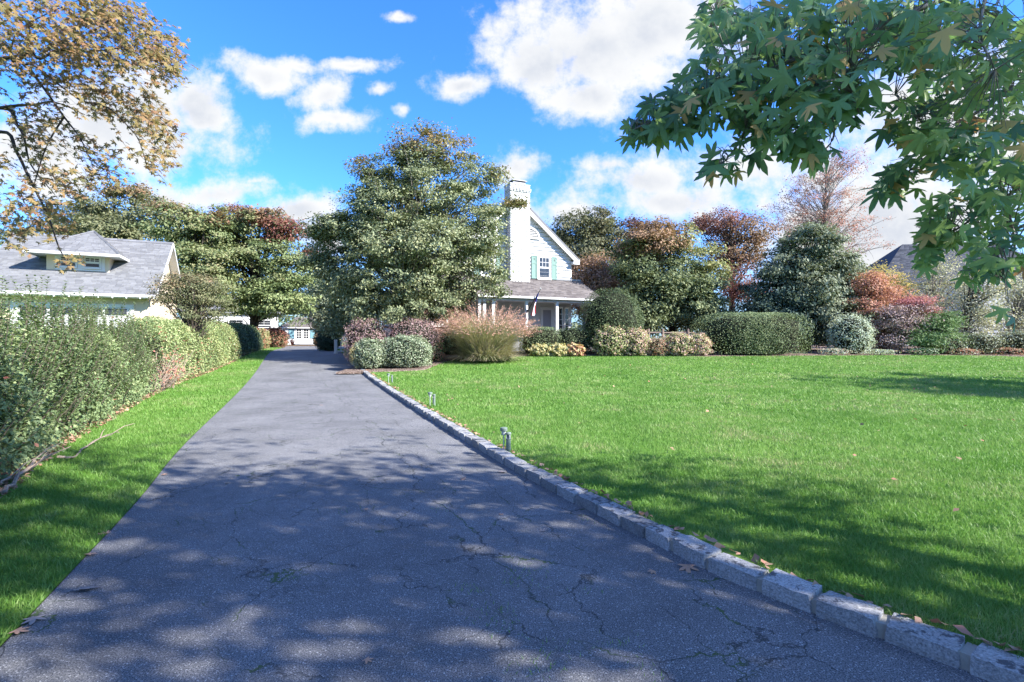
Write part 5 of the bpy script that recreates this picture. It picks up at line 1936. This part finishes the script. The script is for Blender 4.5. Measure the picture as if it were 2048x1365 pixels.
SIDE = [
    [at(1600, 115, 3.05), at(1650, 200, 2.9), at(1668, 270, 2.9), at(1640, 310, 2.9)], [at(1480, 165, 3.1), at(1545, 240, 3.0), at(1590, 290, 3.0)], [at(1480, 165, 3.1), at(1490, 260, 3.1), at(1440, 335, 3.1)],
    [at(1380, 215, 3.2), at(1420, 170, 3.4), at(1420, 90, 3.5), at(1430, 20, 3.6)], [at(1760, 50, 3.0), at(1700, 150, 2.8), at(1720, 230, 2.8)], [at(1760, 50, 3.0), at(1620, 40, 3.3), at(1520, 20, 3.5)],
    [at(1880, 290, 3.65), at(1840, 240, 3.4), at(1790, 190, 3.3)], [at(2000, 400, 3.5), at(2030, 480, 3.3), at(2010, 560, 3.2)], [at(1960, 220, 3.6), at(1900, 130, 3.3), at(1850, 60, 3.2)], [at(1980, -40, 3.0), at(1960, 60, 2.8), at(1990, 140, 2.7)]]
for L in SIDE:
    c_ = catmull(L, 5)
    tw.tube(c_ - sg_base, np.linspace(.012, .003, len(c_)), 5, cap=False)
r = np.random.default_rng(404)
REG = [  # px, py, rx, ry, depth, spread of depth, leaves, rx tilt
    (1690, 55, 210, 75, 3.0, .5, 130), (1500, 95, 120, 85, 3.2, .4, 75), (1430, 195, 90, 60, 3.2, .3, 62), (1345, 225, 62, 38, 3.25, .2, 36), (1285, 258, 36, 24, 3.3, .1, 16),
    (1570, 210, 110, 65, 3.0, .3, 62), (1660, 150, 90, 70, 2.9, .3, 50), (1690, 210, 45, 40, 2.9, .2, 12), (1450, 325, 34, 30, 3.1, .1, 9), (1505, 275, 36, 45, 3.1, .15, 13), (1570, 280, 40, 30, 3.0, .15, 11), (1640, 290, 36, 32, 2.9, .1, 8),
    (1890, 70, 190, 85, 3.1, .5, 120), (1940, 200, 130, 90, 3.3, .5, 85), (2000, 320, 90, 90, 3.4, .5, 62), (1880, 300, 75, 45, 3.6, .3, 34), (1815, 350, 50, 28, 3.7, .15, 18), (1775, 370, 26, 18, 3.7, .1, 8),
    (1800, 235, 42, 55, 3.4, .2, 20), (1950, 430, 90, 60, 3.5, .3, 48), (1875, 470, 50, 42, 3.6, .15, 22), (2000, 500, 70, 45, 3.3, .3, 30), (1860, 520, 30, 16, 3.6, .1, 6), (1955, 545, 40, 22, 3.3, .2, 8), (2020, 620, 20, 22, 2.9, .05, 2), (1445, 25, 50, 40, 3.6, .2, 20),
    (2150, 100, 100, 200, 3.4, .5, 70), (2150, 400, 90, 120, 3.5, .4, 40)]
LP, LN, LA, LS, LY = [], [], [], [], []
for (px, py, rx, ry, Y, dY, n) in REG:
    n = int(n * 1.45)
    a = r.uniform(0, 2 * math.pi, n)
    q = np.sqrt(r.random(n))
    YY = Y + r.normal(size=n) * dY * .6
    YY = np.clip(YY, 2.3, 4.8)
    for i in range(n):
        LP.append(at(px + rx * q[i] * math.cos(a[i]), py + ry * q[i] * math.sin(a[i]), YY[i]))
        LN.append(np.array([-.15, -.75, .45]) + r.normal(size=3) * .55)
        LA.append(np.array([-.25, -.1, -.85]) + r.normal(size=3) * .5)
        LS.append(r.uniform(.13, .205) if r.random() < .88 else r.uniform(.21, .26))
        LY.append(1 if r.random() < .055 else (2 if r.random() < (.60 if px > 1780 else .22) else 0))
LP, LN, LA, LS, LY = map(np.array, (LP, LN, LA, LS, LY))
R = frames(LN, LA, r)
order = np.argsort(LP[:, 1] / LS)
var = r.integers(0, 6, len(LP))
seen = (LP[:, 0] / LP[:, 1] < 1.02) & (LP[:, 2] - EYE < .68 * LP[:, 1])
near = [i for i in order if seen[i]][:300]
nset = set(near)
for i in near:
    o = bpy.data.objects.new('leaf', star_me[3 * var[i] + int(LY[i])])
    COL.objects.link(o)
    o.parent = sg
    M_ = Matrix([list(R[i][k]) for k in range(3)]).to_4x4()
    o.matrix_basis = Matrix.Translation(Vector(LP[i] - sg_base)) @ M_ @ Matrix.Scale(float(LS[i]), 4)
rest = [i for i in range(len(LP)) if i not in nset]
Vv, Ff, mi = [], [], []
b = 0
for i in rest:
    V, F = STARS[var[i]]
    Vv.append((V * LS[i]) @ R[i].T + LP[i] - sg_base)
    Ff.append(F + b)
    mi += [int(LY[i])] * len(F)
    b += len(V)
tag(link('foliage', np_mesh('foliage', np.concatenate(Vv), np.concatenate(Ff), mi), sg, [LM['sweetgum'], LM['sweetgum_y'], LM['sweetgum_sunlit']]), kind='stuff')
# leaf stalks run back to the nearest twig
tp_ = np.concatenate([catmull(L, 8) for L in LIMBS] + [catmull(L, 8) for L in SIDE])
for i in range(0, len(LP), 1):
    a = LP[i] - (R[i] @ np.array([0, .30, 0])) * LS[i]
    dd = np.linalg.norm(tp_ - a, axis=1)
    j = int(np.argmin(dd))
    if dd[j] < .5:
        mp = (a + tp_[j]) / 2 + np.array([0, 0, .04])
        tw.tube(np.array([tp_[j], mp, a]) - sg_base, [.0035, .0025, .0015], 3, cap=False)
tw.build('branches', M_bark_grey, sg, smooth=True)
for (px, py, Y) in ((1437, 240, 3.2), (1631, 196, 2.9), (1950, 95, 3.0)):
    c = at(px, py, Y)
    d_ = rand_dirs(60, r)
    sb = MB()
    for q in d_:
        sb.tube(np.array([q * .008, q * .017]), [.0035, .0006], 3, cap=False)
    o = sb.build('seed_ball', M_bark, sg)
    o.location = c - sg_base


def off_frame(P, pad=1.06):
    infr = (P[:, 1] > .2) & (np.abs(P[:, 0]) < pad * P[:, 1] + .5) & ((P[:, 2] - EYE) < .69 * P[:, 1] + .5)
    return ~infr


# the rest of its crown overhead, which shades the drive
EL = [dict(c=np.array(c, float), r=np.array(q, float), mat=0, w=1.0) for c, q in (
    ((7.2, -1.1, 7.2), (3.9, 4.1, 3.2)), ((7.9, 1.3, 5.6), (2.2, 2.3, 1.6)), ((7.3, -.6, 10.0), (2.3, 2.4, 1.8)), ((6.3, -2.8, 6.5), (3.0, 3.0, 2.0)))]
P, out, _ = sample_crown(EL, 460, r, .35)
k_ = off_frame(P)
P, out = P[k_], out[k_]
ci = np.repeat(np.arange(len(P)), 26)
L_ = P[ci] + r.normal(size=(len(ci), 3)) * [.42, .42, .22]
k_ = off_frame(L_)
L_, ci = L_[k_], ci[k_]
sV, sF = star_leaf(1, shoulder=False)
scatter('upper_crown', sV, sF, L_ - sg_base, frames(out[ci] * .3 + [0, 0, .9] + r.normal(size=L_.shape) * .5, None, r), r.uniform(.17, .26, len(L_)), [LM['sweetgum']], sg)
lb = MB()
for i in r.permutation(len(P))[:70]:
    s_ = sg_base + np.array([0, 0, r.uniform(2.6, 8)])
    q = P[i]
    if s_[2] > q[2]:
        s_[2] = max(2.6, q[2] - 1)
    lb.tube(bez(s_, (s_ + q) / 2 + [0, 0, .3], q, 6) - sg_base, np.linspace(.06, .01, 6), 5, cap=False)
lb.build('limbs', M_bark_grey, sg, smooth=True)

# a second shade tree outside the frame dapples the far right of the lawn
tree('shade_tree', 'green street tree just outside the right edge that dapples the lawn', 'tree', (23.5, 10.5, .1), [
    dict(c=np.array((23.0, 11.0, 6.0)), r=np.array((3.6, 3.6, 2.6)), mat=0, w=1.0), dict(c=np.array((20.5, 9.0, 4.6)), r=np.array((2.5, 2.4, 1.4)), mat=0, w=1.0)],
    ['sweetgum'], 9000, .30, 170, .4, M_bark_grey, .25, 40, seed=88, shell=.35, keep=lambda P: off_frame(P, 1.1))
# ================================================================== golden maple overhanging from the left
gm_base = np.array([-13.2, 9.6, .02])
gm = tag(empty('golden_maple', gm_base), 'golden leaved maple reaching in from the top left over the hedge', 'tree')
m = MB()
m.tube(np.array([(0, 0, -.1), (.05, 0, 1.5), (.2, -.1, 4), (.3, -.1, 7), (.4, 0, 10), (.4, 0, 12)]), [.42, .33, .28, .20, .11, .03], 12)
m.build('trunk', M_bark_grey, gm, smooth=True)
GY = 9.2
BR = [
    [(-420, 300), (-200, 190), (0, 119), (48, 130), (84, 172), (128, 234), (161, 278), (185, 330)],
    [(-420, 300), (-200, 190), (0, 119), (30, 124), (60, 105), (80, 118), (120, 100), (190, 103), (253, 95), (310, 105)],
    [(48, 130), (73, 135), (157, 198), (216, 216), (256, 253), (278, 282), (293, 330)],
    [(-420, 330), (-180, 250), (0, 216), (66, 210), (110, 205), (170, 230)], [(-180, 250), (0, 216), (33, 249), (48, 275), (62, 330), (110, 390)],
    [(-420, 420), (-150, 320), (0, 264), (33, 304), (60, 360), (95, 430), (120, 500), (150, 545)], [(20, 115), (24, 90), (40, 60), (90, 30), (160, 0)], [(-200, 190), (-40, 40), (60, -30), (200, -60)],
    [(120, 100), (190, 60), (240, 30), (280, 40)], [(128, 234), (90, 300), (60, 400)]]
tw = MB()
paths = []
rg = np.random.default_rng(9)
for k, L in enumerate(BR):
    dd = rg.normal() * .25
    pts = [at(px, py, GY + dd * min(1, max(0, px + 100) / 300) + (px < -300) * .2) for px, py in L]
    if L[0][0] < -300:
        pts = [gm_base + np.array([.2, -.1, 3.6 + .5 * k % 1.2])] + pts[1:]
    c_ = catmull(pts, 5)
    paths.append(c_)
    tw.tube(c_ - gm_base, np.linspace(.040 if L[0][0] < -100 else .018, .006, len(c_)), 6, cap=False)
GREG = [(110, 40, 150, 60, 560), (40, 80, 90, 70, 300), (210, 85, 110, 60, 420), (290, 75, 60, 50, 200), (325, 135, 42, 38, 130), (130, 130, 120, 50, 330), (240, 170, 70, 50, 130), (330, 110, 36, 46, 130),
        (180, 195, 80, 40, 150), (265, 240, 60, 46, 150), (310, 275, 40, 50, 170), (325, 320, 26, 30, 70), (100, 200, 100, 50, 130), (60, 265, 70, 50, 110), (130, 290, 80, 50, 150), (215, 330, 60, 46, 150), (280, 225, 60, 30, 90), (170, 380, 60, 22, 90),
        (60, 370, 70, 50, 140), (40, 430, 50, 46, 130), (100, 440, 46, 40, 90), (130, 450, 26, 16, 30), (140, 515, 14, 22, 26), (20, 490, 26, 14, 22), (-120, 100, 120, 160, 420), (-100, 330, 100, 110, 200), (250, 25, 40, 20, 60), (190, 20, 60, 22, 120)]
ml_V, ml_F = star_leaf(500, shoulder=False, curl=.3)
ml_V = ml_V * [1.15, .95, 1]
P, A, N_, S_ = [], [], [], []
for (px, py, rx, ry, n) in GREG:
    n = int(n * (1.75 if py < 160 else 1.4))
    # leaves gather in sprays along unseen twigs
    ns = max(n // 9, 1)
    for _ in range(ns):
        a = rg.uniform(0, 6.28)
        q = math.sqrt(rg.random())
        Y = GY + rg.normal() * .8
        c = at(px + rx * q * math.cos(a), py + ry * q * math.sin(a), Y)
        dirv = np.array([.8, rg.normal() * .4, -.55 + rg.normal() * .35])
        for j in range(9):
            P.append(c + dirv * (j / 9 - .5) * .42 + rg.normal(size=3) * .055)
            N_.append(np.array([.45, -.35, .75]) + rg.normal(size=3) * .5)
            A.append(np.array([.5, -.1, -.5]) + rg.normal(size=3) * .5)
            S_.append(rg.uniform(.10, .165))
        tw.tube(np.array([c - dirv * .22, c + dirv * .2]) - gm_base, [.004, .002], 3, cap=False)
P, A, N_, S_ = map(np.array, (P, A, N_, S_))
R = frames(N_, A, rg)
seen = (P[:, 0] / P[:, 1] > -1.0) & ((P[:, 2] - EYE) < .667 * P[:, 1])
big = [i for i in np.argsort(-S_ / P[:, 1]) if seen[i]][:300]
gl_me = np_mesh('maple_leaf', ml_V, ml_F)
gl_me.materials.append(LM['gold'])
bs = set(big)
for i in big:
    o = bpy.data.objects.new('leaf', gl_me)
    COL.objects.link(o)
    o.parent = gm
    o.matrix_basis = Matrix.Translation(Vector(P[i] - gm_base)) @ Matrix([list(R[i][k]) for k in range(3)]).to_4x4() @ Matrix.Scale(float(S_[i]), 4)
ri = np.array([i for i in range(len(P)) if i not in bs])
tag(scatter('foliage', ml_V, ml_F, P[ri] - gm_base, R[ri], S_[ri], [LM['gold']], gm), kind='stuff')
tw.build('branches', M_bark_dark, gm, smooth=True)

# ================================================================== grass
def inside_lawn(x, y):
    return (x > np.interp(y, KERB[:, 1], KERB[:, 0]) + .175) & (y < y_bed(x) - .03)


def inside_verge(x, y):
    return (x < x_left(y) - .005) & (x > x_hedge(y) - .12 + .1 * np.sin(y * 5))


gr = np.random.default_rng(66)


def blades(y0, y1, dens, h, w, xr, test, dz, tri=False):
    xa, xb = xr
    n = int(dens * (y1 - y0) * (xb - xa))
    y = gr.uniform(y0, y1, n)
    x = gr.uniform(xa, xb, n)
    k = test(x, y) & (np.abs(x) < y * 1.3 + 1.5)
    x, y = x[k], y[k]
    # thinner and thicker patches
    pat = .5 + .25 * np.sin(x * 1.7 + 2 * np.sin(y * 1.1)) + .25 * np.sin(y * 2.3 + x * .9)
    k = gr.random(len(x)) < .55 + .45 * pat
    x, y = x[k], y[k]
    n = len(x)
    z = gz(y) + dz
    az = gr.uniform(0, 2 * math.pi, n)
    hh = h * gr.uniform(.55, 1.35, n)
    ww = w * gr.uniform(.7, 1.3, n)
    ln = gr.uniform(.15, 1.0, n) * hh
    la = gr.uniform(0, 2 * math.pi, n)
    s = np.stack([np.cos(az), np.sin(az), np.zeros(n)], 1)
    b = np.stack([x, y, z], 1)
    l = np.stack([np.cos(la) * ln, np.sin(la) * ln, np.zeros(n)], 1)
    u = np.stack([np.zeros(n), np.zeros(n), hh], 1)
    if tri:
        V = np.stack([b - s * ww[:, None], b + s * ww[:, None], b + u + l], 1)
        return V, np.array([(0, 1, 2)])
    V = np.stack([b - s * ww[:, None], b + s * ww[:, None], b + u * .6 + l * .35 + s * ww[:, None] * .8, b + u * .6 + l * .35 - s * ww[:, None] * .8, b + u + l], 1)
    return V, np.array([(0, 1, 2), (0, 2, 3), (3, 2, 4)])


def build_grass(name, specs):
    Vs, Fs, b = [], [], 0
    for sp in specs:
        V, F = blades(*sp)
        n, k = V.shape[:2]
        Vs.append(V.reshape(-1, 3))
        Fs.append((F[None] + (np.arange(n) * k)[:, None, None]).reshape(-1, 3) + b)
        b += n * k
    o = link(name, np_mesh(name, np.concatenate(Vs), np.concatenate(Fs)), None, [M_blade])
    tag(o, 'short mown green grass of the lawn' if name == 'grass' else 'short green grass on the strip along the hedge', None, None, 'stuff')
    print(name, b, sum(len(f) for f in Fs))


LU = LAWN_UP - .012
build_grass('grass', [(.6, 3.6, 10500, .035, .0018, (1.5, 6.2), inside_lawn, LU), (3.6, 6, 5600, .038, .0025, (.2, 9.3), inside_lawn, LU), (6, 10, 2300, .042, .0042, (-1.8, 14.5), inside_lawn, LU, True),
                      (10, 16, 1000, .047, .0075, (-4.6, 22), inside_lawn, LU, True), (16, 29, 420, .05, .013, (-8, 39), inside_lawn, LU, True)])
build_grass('verge_grass', [(.4, 5, 6500, .038, .0023, (-5.6, -.9), inside_verge, .004), (5, 10, 2600, .046, .004, (-9.5, -3), inside_verge, .004, True), (10, 20, 1000, .05, .0075, (-14, -5), inside_verge, .004, True), (20, 42, 350, .055, .013, (-22, -9), inside_verge, .004, True)])

# ================================================================== path lights beside the kerb
def spot_stake(loc, label, rz):
    t = tag(empty('path_light', loc, rz), label, 'path light', 'cylinder path lights along the kerb')
    m = MB()
    lathe(m, 0, 0, [(.030, -.03), (.030, .0), (.030, .155), (.034, .156), (.034, .165), (.022, .166)], 14)
    m.build('post', M_green_metal, t, smooth=False)
    m = MB()
    lathe(m, 0, 0, [(.021, .166), (.021, .215)], 12)
    m.build('lamp_lens', M_screen, t)
    for a in (0.4, 2.0, 3.6, 5.2):
        x, y = .027 * math.cos(a), .027 * math.sin(a)
        MB().box(x - .003, x + .003, y - .003, y + .003, .166, .216).build('cage_bar', M_silver, t)
    m = MB()
    lathe(m, 0, 0, [(.034, .216), (.036, .218), (.036, .232), (.028, .242), (.006, .247)], 14)
    m.build('cap', M_green_metal, t)
    return t


def cap_stake(loc, label, rz):
    t = tag(empty('stake_light', loc, rz), label, 'path light', 'small stake lights along the kerb')
    m = MB()
    lathe(m, 0, 0, [(.007, -.03), (.007, .20), (.016, .205)], 8)
    m.build('stake', M_silver, t)
    m = MB()
    lathe(m, 0, 0, [(.024, .205), (.026, .21), (.030, .255), (.022, .256)], 12)
    m.build('lens', M_silver, t)
    m = MB()
    lathe(m, 0, 0, [(.045, .256), (.047, .258), (.047, .292), (.042, .298), (.01, .303)], 14)
    m.build('shade', M_green_metal, t)
    return t


where = ['nearest the camera', 'in the middle of the kerb', 'near the variegated bushes']
for k, ((ax, ay), (bx_, by_)) in enumerate([((1017, 904), (1007.5, 903)), ((868, 812), (860, 813)), ((784, 766), (777, 767))]):
    spot_stake(on_ground(ax, ay, LAWN_UP - .01), 'grey green cylinder path light ' + where[k], .3 * k)
    cap_stake(on_ground(bx_, by_, LAWN_UP - .01), 'thin capped stake light ' + where[k], .5 * k)

# ================================================================== white gate, rail fence, sticks and leaves
gp = on_ground(671.5, 708)
gate = tag(empty('gate', gp, HR), 'white wooden gate post with low rail in the shade of the holly', 'gate')
m = MB()
m.box(-.075, .075, -.075, .075, 0, .70)
m.box(-.095, .095, -.095, .095, 0.0005, .06)
m.build('post', M_white, gate)
m = MB()
m.box(-.09, .09, -.09, .09, .701, .73)
m.prism([(-.08, -.08, .731), (.08, -.08, .731), (.08, .08, .731), (-.08, .08, .731)], (0, 0, .05))
m.build('post_cap', M_white, gate)
MB().box(.076, .45, -.03, .03, .09, .17).build('rail', M_white, gate)
MB().box(.25, .31, .031, .07, .06, .68).build('picket', M_white, gate)
fY = 31.0
fz = float(gz(fY)) + LAWN_UP
fl = at(1297, 682, fY)
fence = tag(empty('rail_fence', (fl[0], fY, fz)), 'weathered split rail fence showing above the hydrangeas', 'fence')
fr_ = np.random.default_rng(4)
zt = EYE + (682.5 - 660) / 1024 * fY - fz
xs_ = [(px - 1297) / 1024 * fY for px in (1297, 1325.5, 1376, 1426)]
for x in xs_:
    m = MB()
    m.tube([(x, 0, -.1), (x + .01, 0, zt * .5), (x, .01, zt + .06)], [.085, .08, .075], 7)
    m.build('post', M_wood, fence)
for a, b_ in zip(xs_[:-1], xs_[1:]):
    for zz in (zt - .16, zt - .62):
        m = MB()
        m.tube([(a + .04, .02, zz + fr_.normal() * .02), ((a + b_) / 2, .02, zz - .02), (b_ - .04, .02, zz + fr_.normal() * .02)], [.05, .06, .05], 6)
        m.build('rail', M_wood, fence)

sr = np.random.default_rng(12)
STK = [([(8, 985), (60, 930), (110, 880), (140, 855)], .020, 'long pale fallen branch lying along the foot of the near hedge'), ([(0, 965), (50, 945), (95, 905)], .012, 'thin dry stick beside the long fallen branch'),
       ([(118, 916), (150, 912), (190, 880), (240, 865)], .015, 'dark crooked branch at the foot of the hedge')]
for pts, rad, lab in STK:
    p = [on_ground(a, b_, .02 + .10 * sr.random()) for a, b_ in pts]
    p = catmull(p, 5)
    p = p + sr.normal(size=p.shape) * .012
    o = tag(empty('fallen_branch', p[0]), lab, 'branch')
    m = MB()
    m.tube(p - p[0], np.linspace(rad, rad * .4, len(p)), 6)
    for j in range(3):
        i = sr.integers(2, len(p) - 2)
        e_ = p[i] + np.array([sr.normal() * .15, .2 + .2 * sr.random(), .08 + .1 * sr.random()])
        m.tube(np.array([p[i], (p[i] + e_) / 2 + [0, 0, .03], e_]) - p[0], [rad * .5, rad * .4, rad * .2], 4)
    m.build('wood', M_twig, o)

flat_star = [star_leaf(600 + i, curl=c) for i, c in enumerate((-.10, .14, .22))]
FL = [(1009, 945, .15, 'fallen_pale', 0, 'pale star shaped leaf lying by the kerb below the path lights'), (931, 959, .10, 'fallen', 1, 'small red brown leaf left of the pale star leaf'), (1374, 1133, .17, 'fallen', 1, 'tan leaf lying against the kerb in a sunny patch'),
      (160, 1189, .17, 'fallen_pale', 2, 'large mauve leaf near the left edge of the drive'), (213, 1070, .11, 'fallen', 0, 'orange brown leaf on the edge of the grass verge'), (70, 1240, .13, 'fallen_pale', 1, 'curled pale leaf at the bottom of the left drive edge'),
      (174, 1114, .10, 'fallen', 2, 'dark curled leaf on the left drive edge'), (28, 1270, .12, 'fallen', 1, 'brown leaf half under the grass at bottom left'), (645, 811, .10, 'fallen', 0, 'lone orange leaf in the middle of the sunny drive'),
      (1305, 1146, .08, 'fallen', 2, 'thin twisted leaf in the big sunlit patch'), (1083, 1064, .08, 'fallen_pale', 0, 'little bleached leaf in the middle of the cracks'), (786, 790, .10, 'fallen', 1, 'reddish leaf in the kerb shadow past the middle path light'), (850, 835, .10, 'fallen', 0, 'reddish leaf in the kerb gutter before the middle path light'),
      (730, 1322, .07, 'fallen', 2, 'tiny dry leaf at the bottom middle of the drive'), (735, 1020, .07, 'fallen', 1, 'small brown leaf in the shade left of the drive middle'), (1000, 1030, .06, 'fallen', 0, 'small tan leaf between two sun flecks'), (325, 950, .09, 'fallen', 1, 'orange leaf where the shade meets the verge')]
for (px, py, s_, mt, v_, lab) in FL:
    g = on_ground(px, py, .004)
    V, F = flat_star[v_]
    V = V - [0, 0, V[:, 2].min() / 1.0]
    o = tag(link('fallen_leaf', np_mesh('fallen_leaf', V, F), None, [LM[mt]]), lab, 'leaf')
    o.location = g
    o.scale = (s_, s_, s_)
    o.rotation_euler = (sr.normal() * .08, sr.normal() * .08, sr.uniform(0, 6.28))
# leaf litter along the hedge foot and the kerb
n = 1500
y = sr.uniform(3, 24, n)
x = x_hedge(y) - np.abs(sr.normal(size=n)) * .22 + .06
P = np.stack([x, y, gz(y) + .03 + .03 * sr.random(n)], 1)
n2 = 420
y2 = sr.uniform(2, 20, n2)
x2 = np.interp(y2, KERB[:, 1], KERB[:, 0]) + .19 + np.abs(sr.normal(size=n2)) * .05
P2 = np.stack([x2, y2, gz(y2) + LAWN_UP + .02], 1)
n3 = 260
y3 = sr.uniform(4, 22, n3)
x3 = sr.uniform(-4, 18, n3)
k_ = inside_lawn(x3, y3)
P3 = np.stack([x3[k_], y3[k_], gz(y3[k_]) + LAWN_UP + .03], 1)
P = np.concatenate([P, P2, P3])
tag(scatter('leaf_litter', BROAD_V, LEAF_F, P, frames(np.array([0, 0, 1.0]) + sr.normal(size=P.shape) * .35, None, sr), sr.uniform(.03, .085, len(P)), [LM['fallen']]), 'dry brown leaves and bark caught along the hedge foot', None, None, 'stuff')
# moss and grass tufts growing out of the cracks of the drive
Vs, Fs, b = [], [], 0
for (px, py, n_) in [(1050, 1145, 40), (1035, 1170, 30), (955, 1180, 30), (985, 1225, 45), (1010, 1260, 30), (1175, 1185, 14), (1230, 1290, 30), (1100, 1310, 30), (700, 1020, 14), (880, 1020, 16), (1160, 1040, 12), (1060, 1340, 40), (1290, 1350, 20), (560, 1160, 10)]:
    c = on_ground(px, py)
    for i in range(n_):
        q = c + np.array([sr.normal() * .07, sr.normal() * .05, 0])
        a = sr.uniform(0, 6.28)
        s_ = np.array([math.cos(a), math.sin(a), 0]) * .0022
        t_ = q + np.array([sr.normal() * .012, sr.normal() * .012, sr.uniform(.008, .028)])
        Vs += [q - s_, q + s_, t_]
        Fs.append((b, b + 1, b + 2))
        b += 3
tag(link('crack_weeds', np_mesh('crack_weeds', np.array(Vs), np.array(Fs)), None, [M_blade]), 'tufts of grass in the cracks of the drive', None, None, 'stuff')
print('triangles', sum(sum(p.loop_total - 2 for p in me.polygons) if len(me.polygons) < 20000 else len(me.polygons) * 2 for me in bpy.data.meshes))
